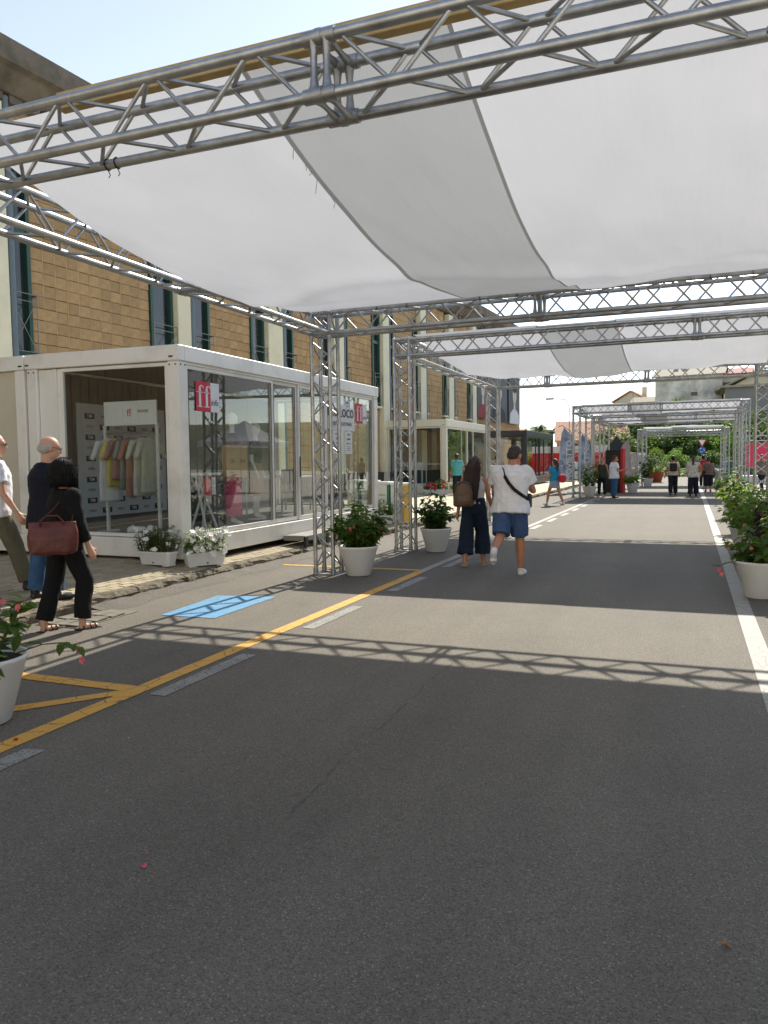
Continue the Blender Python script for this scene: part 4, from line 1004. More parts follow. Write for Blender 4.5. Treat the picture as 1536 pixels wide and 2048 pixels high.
def glasses(pp, m, parent):
    HW = pp['HW']; b = MB()
    for s in (-1, 1):
        b.path([HW(s * .034 + .024 * math.cos(2 * math.pi * i / 12), .098, .012 + .017 * math.sin(2 * math.pi * i / 12)) for i in range(13)], .0028, 5)
        b.path([HW(s * .058, .097, .016), HW(s * .080, .06, .016), HW(s * .083, -.004, .012), HW(s * .083, -.02, -.004)], .0026, 5)
    b.path([HW(-.012, .100, .016), HW(.012, .100, .016)], .0028, 5)
    b.build('glasses', m, parent)

# ---------------- pedestrians on the left
navy = cloth('cloth_navy', C(25, 28, 40)); jeans = cloth('denim_blue', C(60, 94, 132), .18); black_c = cloth('cloth_black_matt', C(20, 20, 21), .15); olive = cloth('cloth_olive', C(98, 94, 76)); white_t = cloth('tshirt_white', C(234, 234, 238), .03); shoe_bk = mat('shoe_black', C(26, 25, 25), .45); shoe_gr = mat('shoe_grey', C(62, 58, 56), .8); shoe_wh = mat('shoe_white', C(226, 224, 220), .6); leather = mat('leather_oxblood', C(96, 42, 33), .40, 0, .22, 6, .2, 40); sandal_bk = mat('sandal_black', C(26, 24, 23), .45); metal_dk = mat('spectacle_metal', C(60, 54, 48), .35, .6)
wo, wp = person('woman with black bob hair in black clothes carrying an oxblood leather bag', (-5.47, 5.56, 0), R(-20), 1.64, 1.02, 3, ((-10, 6, 2, 0), (20, 26, 1, -2)), ((-6, 7, 10, 0), (6, 6, 16, 3)), (4, 18), skin_l, ('bob', hair_bk), dict(m=black_c, sleeve='half', hem=-.10, ease=.034, fold=.012), dict(m=black_c, length=1.93, ease=.022, flare=.018, fold=.010), ('sandal', sandal_bk), .0095, seed=1)
op, opp = person('bald grey-haired man in navy jacket and blue jeans, walking behind the woman in black', (-6.36, 6.22, pav_z(-6.36)), R(-24), 1.74, 1.12, 4, ((-5, 4, 2, 0), (8, 10, 1, 0)), ((-4, 8, 14, 0), (6, 8, 18, 0)), (12, -14), skin_l, ('balding', hair_gr), dict(m=navy, sleeve='long', hem=-.20, ease=.034, jacket=True, fold=.010), dict(m=jeans, length=1.98, ease=.022, flare=.016), ('shoe', shoe_bk), .0105, seed=4)
glasses(opp, metal_dk, op)
sk = MB(); HW = opp['HW']
pm_, pp_ = person('grey-haired man in white T-shirt and olive trousers striding in at the left edge', (-7.08, 6.20, pav_z(-7.08)), R(-34), 1.78, 1.12, 2, ((-22, 10, 2, -14), (24, 10, 1, 4)), ((-10, 8, 14, 0), (10, 9, 20, 0)), (6, -16), skin_l, ('short', hair_gr), dict(m=white_t, sleeve='short', hem=-.10, ease=.030, belly=.22), dict(m=olive, length=1.97, ease=.026, flare=.012), ('shoe', shoe_gr), .0105, seed=7)
glasses(pp_, blackp, pm_)
b = MB(); sh, e_, w_, d_, s_ = pp_['A'][1]; b.path([w_ - d_ * .03 + Vector((.032 * math.cos(t), .032 * math.sin(t), 0)) for t in [2 * math.pi * i / 12 for i in range(13)]], .006, 5); b.build('bracelet', mat('bracelet_steel', C(170, 165, 150), .3, .9), pm_)
# leather shoulder bag on the woman's right hip
u = wp['u']; c_ = wp['P'] + Vector((.20, -.20, .03))
bag = thing('shoulder_bag', 'oxblood leather shoulder bag hanging at the hip of the woman in black', 'bag', tuple(wo.matrix_basis @ c_), R(-48))
bb = MB(); bb.loft([((0, 0, -.155), .050, .165), ((0, 0, -.13), .078, .205), ((0, .0, .0), .075, .215), ((0, 0, .10), .048, .208), ((0, 0, .145), .018, .205)], 28)
blob('bag_body', bb, leather, bag, .010, 2, fold=.010, fscale=(6, 6, 6))
b = MB(); b.path([(.02, -.10, .06), (.035, -.10, .14), (.03, -.05, .20), (.03, .05, .20), (.035, .10, .14), (.02, .10, .06)], .008, 6); b.build('handle', leather, bag)
inv = (Matrix.Translation(bag.location) @ Matrix.Rotation(bag.rotation_euler.z, 4, 'Z')).inverted(); shw_ = wo.matrix_basis @ (wp['A'][1][0] + Vector((-.045, 0, .062))); q = inv @ shw_
b = MB(); b.path([(0, -.16, .11), ((q.x) * .5 + .02, -.08 + q.y * .5, q.z * .55), tuple(q), (q.x * .5 + .01, .10 + q.y * .5, q.z * .5), (0, .16, .11)], .0045, 5); b.build('strap', leather, bag)
# ---------------- walking couple
denim_dk = cloth('trousers_petrol', C(30, 42, 58), .15); tank = cloth('tank_white', C(214, 208, 206), .03); shorts_b = cloth('shorts_blue', C(66, 90, 128), .10); sandal_w = mat('sandal_cream', C(196, 178, 160), .6); brown_bag = mat('backpack_brown', C(106, 84, 66), .55, 0, .14, 60, .1, 80); strap_bk = mat('strap_black', C(22, 22, 24), .7)
cw, cwp = person('woman with long brown hair, white tank top and dark wide trousers seen from behind', (-2.97, 11.05, 0), R(4), 1.61, 1.0, 2, ((-14, 4, 2, 0), (12, 12, 3, 0)), ((-10, 10, 16, 0), (8, 12, 26, 0)), (10, -22), skin_t, ('long', hair_br), dict(m=tank, sleeve='none', hem=.04, ease=.012, fold=.006), dict(m=denim_dk, length=1.76, ease=.030, flare=.055, rise=.14, fold=.012), ('sandal', sandal_w), .010, seed=11)
bp_ = thing('backpack', 'small brown backpack slung on the back of the long-haired woman', 'backpack', tuple(cw.matrix_basis @ (cwp['P'] + Vector((-.115, -.215, .20)))), R(16))
bb = MB(); bb.loft([((0, 0, -.19), .125, .05), ((0, 0, -.165), .150, .072), ((0, 0, 0), .150, .080), ((0, 0, .11), .130, .070), ((0, 0, .17), .085, .05), ((0, 0, .185), .04, .03)], 24)
blob('pack', bb, brown_bag, bp_, .010, 2, fold=.004)
bb = MB(); bb.loft([((0, -.07, -.165), .105, .030), ((0, -.085, -.10), .118, .036), ((0, -.082, -.03), .105, .030), ((0, -.07, .0), .07, .02)], 20); blob('pocket', bb, brown_bag, bp_, .010, 2)
b = MB(); b.path([(.14 * math.cos(t), -.055, .01 + .165 * math.sin(t)) for t in [math.pi * i / 14 for i in range(15)]], .006, 5); b.build('zip', strap_bk, bp_)
b = MB(); b.path([(.07, .06, .16), (.10, .12, .26), (.12, .18, .28)], .016, 6); b.path([(.13, .06, -.14), (.20, .10, -.02), (.20, .16, .12), (.14, .18, .26)], .016, 6); b.path([(-.10, .06, .12), (-.09, .14, .22), (-.05, .2, .26)], .014, 6); b.build('strap', strap_bk, bp_)
mn, mnp = person('man in white T-shirt and blue shorts with black crossbody strap, one heel lifted', (-2.24, 10.22, 0), R(2), 1.78, 1.20, 11, ((-26, 44, 1, -62), (8, 8, 3, 0)), ((16, 14, 70, 30), (18, 18, 78, 40)), (40, -20), skin_t, ('short', hair_dk), dict(m=white_t, sleeve='short', hem=-.14, ease=.046, fold=.015), dict(m=shorts_b, length=.96, ease=.024, flare=.026, fold=.010), ('shoe', shoe_wh), .0105, seed=15)
# crossbody strap: band over the shirt from left shoulder across the back to the right hip
sp = mnp['sp']; b = MB(); pts = []
strap_path = [(.10, -.115, .455), (-.0, -.150, .455), (-.085, -.155, .43)]
band = [(-.10, .02, .505), (-.09, -.115, .455), (-.055, -.185, .37), (.0, -.200, .28), (.075, -.195, .19), (.16, -.150, .12), (.215, -.06, .07), (.22, .04, .05)]
for x_, y_, t_ in band: pts.append(sp(t_, x_ * 1.04, y_))
for i in range(len(pts) - 1):
    a_, c_ = pts[i], pts[i + 1]; d_ = (c_ - a_).normalized(); nrm = Vector((a_.x, a_.y, 0)) - Vector((mnp['P'].x, mnp['P'].y + .04, 0)); nrm = (nrm - d_ * nrm.dot(d_)).normalized() if nrm.length > 1e-4 else Vector((0, -1, 0))
    sd_ = d_.cross(nrm).normalized() * .022; t_ = nrm * .006
    b.add([a_ - sd_ - t_, a_ + sd_ - t_, a_ + sd_ + t_, a_ - sd_ + t_, c_ - sd_ - t_, c_ + sd_ - t_, c_ + sd_ + t_, c_ - sd_ + t_], [(0, 1, 2, 3), (4, 7, 6, 5), (0, 4, 5, 1), (1, 5, 6, 2), (2, 6, 7, 3), (3, 7, 4, 0)], True)
cb = thing('crossbody_bag', 'black crossbody pouch worn by the man in white T-shirt', 'bag', tuple(mn.matrix_basis @ Vector((0, 0, 0))), mn.rotation_euler.z)
b.build('strap', strap_bk, cb)
bb = MB(); q = sp(.03, .20, .10); bb.cbox(tuple(q), .10, .22, .20, None, .02); bb.build('pouch', strap_bk, cb)
glasses(mnp, blackp, mn)
# ---------------- people farther along the road
teal = cloth('tshirt_teal', C(92, 176, 176)); blue_t = cloth('tshirt_blue', C(40, 140, 180)); denim_l = cloth('denim_pale', C(140, 156, 172)); dgreen = cloth('top_darkgreen', C(66, 68, 58)); dk = cloth('trousers_dark', C(30, 34, 42)); beige_t = cloth('top_beige', C(190, 180, 160)); floral = mat('top_floral', C(206, 200, 190), .9, 0, 0, 22, 0, 1, .3, C(96, 60, 52), lo=.36, hi=.46); stripe = cloth('top_striped', C(120, 104, 96)); pale_t = cloth('shirt_pale', C(206, 212, 208)); rose = cloth('bag_pink', C(206, 40, 84))
VX = .016
def simple(lab, loc, rz, h, **k): 
    k.setdefault('voxel', VX); k.setdefault('face', False)
    return person(lab, loc, rz, h, **k)
simple('woman in teal T-shirt and dark trousers standing at the second container', (-8.75, 29.95, .22), R(8), 1.66, girth=1.05, legs=((-4, 2, 3, 0), (6, 6, 3, 0)), arms=((-4, 10, 8, 0), (30, 14, 22, 0)), hair=('bun', hair_dk), skin=skin_d, top=dict(m=teal, hem=-.13, ease=.034), bottom=dict(m=dk, length=1.97, ease=.02), shoes=('shoe', shoe_bk), seed=21)
g_o, g_p = simple('girl in blue T-shirt and denim skirt with white trainers, walking left', (-4.36, 26.95, 0), R(52), 1.66, girth=1.02, legs=((26, 14, 2, 0), (-18, 10, 2, -6)), arms=((6, 8, 60, 0), (14, 10, 30, 0)), hair=('pony', hair_dk), top=dict(m=blue_t, hem=-.02, ease=.026), bottom=dict(m=denim_l, length=.30, kind='skirt', ease=.02, flare=.02), shoes=('shoe', shoe_wh), seed=23)
b = MB(); b.cbox((0, 0, 0), .24, .20, .30, None, .05); bgo = thing('red_handbag', 'bright red bag carried by the girl in blue T-shirt', 'bag', (-4.08, 26.86, .93), R(40)); b.build('pouch', mat('bag_red', C(196, 28, 48), .5), bgo); MB().path([(-.08, 0, .13), (-.10, .03, .32), (.04, .06, .45)], .008, 5).build('strap', MATS['bag_red'], bgo)
simple('woman in dark green sleeveless top leaning towards the third canopy tower', (-3.42, 33.35, 0), R(170), 1.66, girth=1.05, legs=((0, 0, 3, 0), (4, 4, 3, 0)), arms=((10, 20, 10, 0), (60, 60, 10, 0)), hair=('bun', hair_dk), top=dict(m=dgreen, sleeve='none', hem=-.12, ease=.03), bottom=dict(m=dk, length=1.96, ease=.024), shoes=('shoe', mat('shoe_tan', C(150, 130, 110), .7)), seed=25)
simple('man in white T-shirt and jeans standing at the red and black kiosk', (-2.86, 32.5, 0), R(-62), 1.72, girth=1.25, legs=((2, 2, 4, 0), (-2, 2, 4, 0)), arms=((10, 10, 80, 10), (14, 10, 84, 10)), head=(14, 0), hair=('short', hair_dk), top=dict(m=white_t, hem=-.16, ease=.036), bottom=dict(m=jeans, length=1.97, ease=.03, flare=.02), shoes=('shoe', shoe_bk), seed=27)
f1, f1p = simple('woman in beige top with small black backpack walking away down the road', (-.66, 34.9, 0), R(6), 1.70, girth=1.15, legs=((-12, 6, 2, 0), (10, 10, 2, 0)), arms=((-8, 16, 6, 0), (6, 10, 30, 0)), hair=('short', hair_bk), skin=skin_d, top=dict(m=beige_t, hem=-.08, ease=.03), bottom=dict(m=dk, length=1.95, ease=.03, flare=.02), shoes=('shoe', shoe_bk), seed=31)
b = MB(); b.cbox((0, -.02, 0), .30, .12, .34, None, .04); b.path([(-.10, .04, .14), (-.11, .12, .26), (-.10, .2, .27)], .014, 5); b.path([(.10, .04, .14), (.11, .12, .26), (.10, .2, .27)], .014, 5)
bk = thing('backpack', 'small black backpack on the woman in beige top', 'backpack', tuple(f1.matrix_basis @ (f1p['P'] + Vector((0, -.21, .27)))), R(6)); b.build('pack', strap_bk, bk)
f2, f2p = simple('woman in floral blouse with tan shoulder bag walking away down the road', (.14, 34.0, 0), R(-2), 1.68, girth=1.2, legs=((-8, 4, 2, 0), (8, 8, 2, 0)), arms=((4, 12, 50, 20), (2, 12, 40, 10)), hair=('pony', hair_dk), top=dict(m=floral, sleeve='half', hem=-.14, ease=.045), bottom=dict(m=dk, length=1.95, ease=.034, flare=.03), shoes=('shoe', shoe_gr), seed=33)
b = MB(); b.cbox((0, 0, 0), .10, .28, .30, None, .03); b.path([(0, -.1, .14), (-.02, -.02, .42), (0, .1, .14)], .008, 5); tb_ = thing('tan_bag', 'tan leather bag at the right side of the floral blouse', 'bag', tuple(f2.matrix_basis @ (f2p['P'] + Vector((.26, -.02, .22)))), 0); b.build('pouch', mat('leather_tan', C(160, 112, 60), .5), tb_)
simple('woman in striped top and dark skirt beside the right-hand planters', (.80, 38.6, 0), R(4), 1.62, girth=1.25, legs=((-4, 2, 2, 0), (4, 4, 2, 0)), arms=((4, 14, 20, 0), (20, 20, 30, 0)), hair=('short', hair_dk), top=dict(m=stripe, sleeve='none', hem=-.10, ease=.04), bottom=dict(m=dk, length=1.5, ease=.05, flare=.04), shoes=('shoe', shoe_gr), seed=35)
f4, f4p = simple('person with bright pink backpack, farthest of the walkers on the road', (.66, 43.5, 0), R(0), 1.74, legs=((-10, 6, 2, 0), (12, 10, 2, 0)), hair=('short', hair_bk), top=dict(m=dk, hem=-.1), bottom=dict(m=dk, length=1.9, ease=.03), shoes=('shoe', shoe_wh), seed=37)
b = MB(); b.cbox((0, 0, 0), .30, .14, .42, None, .05); bk = thing('backpack', 'bright pink backpack on the farthest walker', 'backpack', tuple(f4.matrix_basis @ (f4p['P'] + Vector((0, -.2, .28)))), 0); b.build('pack', rose, bk)
simple('person in pale shirt half hidden behind the second canopy tower', (-5.35, 22.6, 0), R(20), 1.72, girth=1.15, arms=((10, 16, 40, 0), (4, 12, 20, 0)), hair=('short', hair_dk), top=dict(m=pale_t, hem=-.1), bottom=dict(m=dk, length=1.95, ease=.02), shoes=('shoe', shoe_bk), seed=39)
simple('person in dark clothes beyond the right-hand towers', (2.9, 37.0, 0), R(30), 1.70, girth=1.1, legs=((-14, 10, 2, 0), (16, 12, 2, 0)), hair=('short', hair_dk), top=dict(m=stripe, hem=-.1), bottom=dict(m=dk, length=1.9, ease=.02), shoes=('shoe', shoe_bk), seed=41)
# ------------------------------------------------------------------ inside and around the containers
mannequin('white mannequin in black top and long pink skirt behind the glass', (-7.02, 10.86, FZ), R(-60), skirt_p, .92)
mannequin('white mannequin in black top and beige skirt, deeper inside the container', (-7.42, 12.25, FZ), R(-75), skirt_b, .62, 1.0)
o = thing('paper_bag', 'large brown paper carrier bag held by the pink-skirted mannequin', 'bag', (-6.84, 10.62, 1.34), R(-4))
MB().box(-.05, .05, -.24, .30, 0, .52, .004).build('bag_body', kraft, o)
text('print', 'GE', .085, ink, o, XF((.0515, -.10, .26))); text('print', 'ONI', .085, ink, o, XF((.0515, .17, .26)))
for sx in (-.04, .04): MB().path([(sx, -.07, .50), (sx, -.06, .62), (sx, .0, .67), (sx, .06, .62), (sx, .07, .50)], .005, 5).build('handle', mat('cord_red', C(150, 60, 50), .8), o)
o = thing('display_stand', 'white folding trestle stand with small red sign near the glass corner', 'stand', (-6.92, 9.86, FZ), R(10)); pw = mat('stand_white', C(214, 214, 210), .5)
for a, c in (((-.12, -.2, 0), (.1, -.02, .85)), ((-.12, .2, 0), (.1, .02, .85)), ((.14, -.2, 0), (-.1, -.02, .85)), ((.14, .2, 0), (-.1, .02, .85))): MB().tube(a, c, .022, 6).build('leg', pw, o)
MB().box(-.2, .2, -.26, .26, .85, .89, .005).build('shelf', pw, o); MB().box(.12, .126, -.2, .05, .55, .82).build('sign_red', red_p, o); MB().box(.12, .126, .055, .2, .55, .82).build('sign_white', paper, o)
o = thing('table', 'white folding table with brochures in the middle of the container', 'table', (-7.9, 13.95, FZ))
MB().box(-.35, .35, -.9, .9, .72, .75, .005).build('table_top', mat('table_white', C(210, 208, 202), .5), o)
for sx in (-.3, .3):
    for sy in (-.8, .8): MB().tube((sx, sy, 0), (sx, sy, .72), .018, 8).build('leg', alu, o)
for k in range(7):
    q = thing('brochure_stack', ['first', 'second', 'third', 'fourth', 'fifth', 'sixth', 'farthest'][k] + ' small brochure stack along the white table, counting from the near end', 'brochures', (-7.95 + random.uniform(-.2, .25), 13.25 + k * .22, FZ + .752), random.uniform(0, 3), 'brochures on the container table')
    MB().box(-.07, .07, -.1, .1, 0, random.uniform(.01, .06)).build('paper', paper, q)
o = thing('chair', 'dark chair beside the brochure table', 'chair', (-7.25, 13.3, FZ), R(30))
MB().box(-.2, .2, -.2, .2, .43, .47, .015).build('seat', strap_bk, o); MB().box(-.2, .2, .17, .21, .6, .9, .015).build('backrest', strap_bk, o)
for sx in (-.19, .19):
    for sy in (-.19, .19): MB().tube((sx * 1.1, sy * 1.15, 0), (sx * .9, sy * .9, .46 if sy < 0 else .88), .012, 6).build('leg', alu2, o)
o = thing('black_rucksack', 'black rucksack slumped on the container floor by the end glass', 'bag', (-6.95, 14.55, FZ)); b = MB(); b.loft([((0, 0, 0), .2, .2), ((0, .02, .12), .22, .2), ((.02, .05, .3), .16, .13), ((.03, .06, .42), .06, .05)]); blob('sack', b, strap_bk, o, .02, 2, fold=.02)
# step-and-repeat backdrop with printed logos
o = thing('logo_backdrop', 'grey step-and-repeat backdrop printed with rows of small logos inside the container', 'banner', (-9.10, 9.72, .72))
MB().box(-.02, .0, -.1, 2.1, 0, 1.85).build('sheet', mat('backdrop_grey', C(222, 224, 226), .8), o)
dkl = mat('logo_dark', C(60, 58, 60), .8); rdl = mat('logo_red', C(150, 50, 58), .8)
la = text_mesh('TIM', .075, weight=.002); lb = text_mesh('SPISIO', .060)
la.materials.clear(); la.materials.append(paper); lb.materials.clear(); lb.materials.append(rdl)
bxm = MB(); bxm.box(-.001, .001, -.11, .11, -.045, .045); plate = bxm.mesh('logo_plate', dkl)
for r_ in range(10):
    for c_ in range(6):
        p = (.0022, .18 + c_ * .335, .10 + r_ * .172)
        if (r_ + c_) % 2: pl = link('logo', plate, o, p); link('logo_text', la, pl, M=XF((.0018, 0, 0)))
        else: link('logo', lb, o, M=XF(p))
# clothes rail with garments just inside the near glass
o = thing('clothes_rail', 'white clothes rail with an overhead sign just inside the near glass', 'clothes rail', (-7.95, 9.35, FZ))
for x_ in (-.35, .62): MB().box(x_ - .02, x_ + .02, -.02, .02, 0, 1.62).build('post', pw, o)
MB().tube((-.35, 0, 1.50), (.62, 0, 1.50), .013, 8).build('rail', alu, o); MB().box(-.35, .62, -.012, .012, 1.62, 1.98).build('header_board', paper, o)
text('header_print', 'ff', .16, inkred, o, YF((.12, -.0135, 1.80))); text('header_print', 'VENERE', .06, ink, o, YF((.38, -.0135, 1.82)))
for x_ in (-.35, .62): MB().box(x_ - .03, x_ + .03, -.22, .22, 0, .03).build('foot', pw, o)
gcols = [C(206, 208, 210), C(198, 184, 100), C(150, 112, 114), C(126, 134, 128), C(160, 120, 106), C(188, 188, 178), C(180, 182, 164)]
for k, cc in enumerate(gcols):
    q = thing('garment', ['white', 'yellow', 'rose', 'sage', 'coral', 'cream', 'pale green'][k] + ' garment hanging on the white clothes rail', 'garment', (-8.22 + k * .125, 9.35, FZ + 1.03), R(70 + random.uniform(-12, 12)), 'garments on the clothes rail')
    L = random.uniform(.62, .98)
    b = MB(); b.loft([((0, 0, -L + .40), .20, .035), ((0, 0, .05), .17, .04), ((0, 0, .33), .20, .035), ((0, 0, .40), .07, .03)], 14); b.caps((-.18, 0, .32), (-.27, 0, .10), .045, .04); b.caps((.18, 0, .32), (.27, 0, .10), .045, .04)
    blob('cloth', b, cloth('garment_%d' % k, cc), q, .02, 1, fold=.012)
    MB().path([(0, 0, .40), (0, 0, .47), (.02, 0, .495), (.035, 0, .47)], .004, 5).build('hanger_hook', alu2, q)
o = thing('crumpled_paper', 'crumpled white tissue paper on the container floor', 'paper', (-7.6, 9.1, FZ))
for k in range(5):
    b = MB(); b.ell((random.uniform(-.35, .35), random.uniform(-.08, .1), .06), (.09, .07, .06)); q = blob('wad', b, paper, o, .02, 0, fold=.035, fscale=(16, 16, 16), fseed=k * 3)
# step platform at the door
o = thing('step_platform', 'low grey stage step in front of the container door', 'step', (-6.28, 11.55, .13))
MB().box(-.2, .22, 0, 1.7, .10, .19, .006).build('deck', mat('step_grey', C(150, 146, 138), .6, 0, .1, 4), o)
for yy in (0, .82, 1.62): MB().box(.19, .235, yy, yy + .08, -.0, .17).build('leg', gasket, o)
# recycling bins beyond the container
binw = mat('bin_white', C(222, 224, 218), .5); bing = mat('bin_green', C(40, 120, 84), .5); biny = mat('bin_yellow', C(214, 168, 30), .5)
for k in range(4):
    x_ = -7.55 + k * .37
    o = thing('recycling_bin', ['leftmost', 'second', 'third', 'rightmost'][k] + ' white recycling bin with coloured edge beyond the container end', 'bin', (x_, 16.55, pav_z(x_)), 0, 'recycling bins beyond the container')
    MB().box(0, .33, 0, .42, 0, .86, .01).build('body', binw, o); MB().box(-.005, .335, -.01, .43, .86, .93, .01).build('lid', binw, o)
    MB().box(.28, .336, -.006, .425, .02, .86).build('edge_strip', bing if k < 3 else biny, o)
    text('print', 'CARTA', .05, ink, o, YF((.15, -.002, .62))); text('print', 'BIN', .05, inkred, o, YF((.15, -.002, .34)))
    n = 3; t = MB()
    for i in range(n):
        a0 = math.pi * .5 + i * 2 * math.pi / 3; a1 = a0 + 1.5
        t.path([(.15 + .045 * math.cos(a0 + (a1 - a0) * j / 5), -.003, .48 + .045 * math.sin(a0 + (a1 - a0) * j / 5)) for j in range(6)], .007, 4)
    t.build('recycling_mark', ink, o)
# second and third containers
c2 = container('second white glass container down the pavement, behind the couple', (-9.43, 30.72, .23), 2.85, 7.0, 3.11, mat('container_cream', C(222, 218, 200), .45, 0, .03, 2), dark_int, .30, .36, .22, [(.22, 2.5), (2.52, 3.4), (3.42, 4.4), (4.42, 6.78)], (-2.62, -.23), back_m=mat('graphic_wall', C(196, 196, 192), .8, 0, 0, 1.1, 0, 1, .4, C(120, 120, 118), lo=.45, hi=.5), far='wall')
o = thing('counter_table', 'white tubular counter table inside the second container', 'table', (-10.2, 31.5, .23 + .36)); MB().box(-.5, .5, -.3, .3, .86, .9).build('table_top', pw, o)
for sx in (-.48, .48):
    for sy in (-.28, .28): MB().box(sx - .02, sx + .02, sy - .02, sy + .02, 0, .86).build('leg', pw, o)
o = thing('storage_crate', 'dark teal storage crate with white box on top inside the second container', 'crate', (-11.2, 31.6, .59)); MB().box(-.4, .4, -.3, .3, 0, .62, .02).build('crate', mat('crate_teal', C(40, 66, 70), .6), o); MB().box(-.2, .38, -.25, .25, .625, .95, .01).build('white_box', paper, o)
c3 = container('black framed glass container farther along the pavement', (-7.92, 40.0, .30), 2.6, 8.4, 2.85, black_fr, dark_int, .28, .36, .24, [(.24, 2.9), (2.92, 4.0), (4.02, 5.4), (5.42, 8.16)], (-2.36, -.25), back='none', far='glass')
# ------------------------------------------------------------------ potted plants
pot_m = mat('pot_white', C(238, 238, 235), .38, 0, .02, 3); soil = mat('soil', C(58, 44, 34), .95, 0, .3, 30, .5, 60); terra = mat('terracotta', C(176, 92, 62), .7, 0, .08, 6)
leafA = mat_leaf('leaf_green', (.034, .078, .016, 1), (.100, .180, .036, 1), (.26, .40, .05, 1)); leafB = mat_leaf('leaf_dark', (.024, .058, .018, 1), (.066, .125, .034, 1), (.17, .29, .05, 1)); leafC = mat_leaf('leaf_fresh', (.06, .14, .015, 1), (.13, .25, .03, 1), (.26, .44, .05, 1)); leafV = mat_leaf('leaf_violet', (.03, .012, .022, 1), (.06, .022, .04, 1), (.10, .03, .05, 1))
stem_m = mat('stem', C(96, 100, 52), .7); fl_pink = mat('flower_pink', C(226, 104, 118), .6, 0, .15, 30); fl_red = mat('flower_red', C(200, 30, 40), .6, 0, .15, 30); fl_white = mat('flower_white', C(238, 236, 226), .6, 0, .04, 30)
def leaf(mb, p, d, L, w, up=None, curl=.25):
    """pointed leaf, folded along the midrib"""
    d = d.normalized(); up = up or Vector((0, 0, 1)); s = d.cross(up)
    s = s.normalized() if s.length > .05 else Vector((1, 0, 0)); n = s.cross(d).normalized()
    c = lambda t, x, h: p + d * L * t + s * x * w + n * (h * w - curl * L * t * t)
    mb.add([c(0, 0, 0), c(.30, -.46, .16), c(.32, 0, -.02), c(.30, .46, .16), c(.68, -.40, .12), c(.68, 0, -.04), c(.68, .40, .12), c(1, 0, -.05)],
           [(0, 2, 1), (0, 3, 2), (1, 2, 5, 4), (2, 3, 6, 5), (4, 5, 7), (5, 6, 7)], True)
def flower(mb, p, r, axis):
    axis = axis.normalized(); q = axis.to_track_quat('Z', 'Y')
    for k in range(5):
        a = 2 * math.pi * k / 5 + random.uniform(-.15, .15); a2 = .55
        t = [Vector((0, 0, 0)), Vector((math.cos(a - a2) * r * .75, math.sin(a - a2) * r * .75, r * .22)), Vector((math.cos(a) * r, math.sin(a) * r, r * .12)), Vector((math.cos(a + a2) * r * .75, math.sin(a + a2) * r * .75, r * .22))]
        mb.add([p + q @ v for v in t], [(0, 1, 2, 3)], True)
def bush(parent, c, rad, ht, nst, leaves, L, lm, flowers, fl_m, fr, spread=1.0, droop=.35, tall=None, wide=.42):
    """stems out of c with leaves along them; flowers as separate parts"""
    sm = MB(); lf = MB(); tips = []
    for k in range(nst):
        a = 2 * math.pi * k / nst + random.uniform(-.5, .5); o = Vector((c[0] + math.cos(a) * rad * random.uniform(.0, .55), c[1] + math.sin(a) * rad * random.uniform(.0, .55), c[2]))
        out = random.uniform(.15, 1.15) * spread; H = ht * random.uniform(.55, 1.05) * (1.2 - .45 * out)
        if tall and k == 0: out = .1; H = tall
        pts = []; n = 7
        for i in range(n + 1):
            t = i / n; pts.append(o + Vector((math.cos(a) * out * rad * 1.25 * t ** 1.2, math.sin(a) * out * rad * 1.25 * t ** 1.2, H * (t - droop * out * t ** 3))) + Vector((random.uniform(-.012, .012), random.uniform(-.012, .012), 0)))
        sm.path(pts, [.006 * (1 - .6 * i / n) for i in range(n + 1)], 4)
        tips.append((pts[-1], (pts[-1] - pts[-2])))
        for j in range(leaves):
            t = random.uniform(.08, 1.0); i = min(n - 1, int(t * n)); p = pts[i].lerp(pts[i + 1], t * n - i)
            aa = random.uniform(0, 2 * math.pi); d = Vector((math.cos(aa), math.sin(aa), random.uniform(-.55, .65))) + Vector((math.cos(a), math.sin(a), 0)) * .4
            l_ = L * random.uniform(.55, 1.15); leaf(lf, p + d.normalized() * .012, d, l_, l_ * wide * random.uniform(.9, 1.3), Vector((random.uniform(-.5, .5), random.uniform(-.5, .5), 1)), random.uniform(.1, .45))
    sm.build('stems', stem_m, parent, fixn=False); tag(lf.build('foliage', lm, parent, fixn=False), kind='stuff')
    for k in range(flowers):
        p, d = random.choice(tips); p = p + Vector((random.uniform(-.08, .08), random.uniform(-.08, .08), random.uniform(-.10, .04))); fm = MB()
        for q in range(random.choice((1, 1, 2, 3))): flower(fm, p + Vector((random.uniform(-.03, .03), random.uniform(-.03, .03), random.uniform(-.02, .02))), fr * random.uniform(.8, 1.2), Vector((random.uniform(-.7, .7), random.uniform(-1, .1), random.uniform(-.2, .8))))
        fm.build('flower', fl_m, parent, fixn=False)
def round_pot(parent, r0=.165, r1=.275, h=.41, m=None):
    MB().lathe([(0, .004), (r0 - .01, .004), (r0, .012), (r1 - .012, h - .035), (r1, h - .022), (r1, h), (r1 - .016, h), (r1 - .02, h - .04), (0, h - .045)], 40).build('pot', m or pot_m, parent)
    MB().disc((0, 0, h - .038), r1 - .022, 28).build('soil', soil, parent)
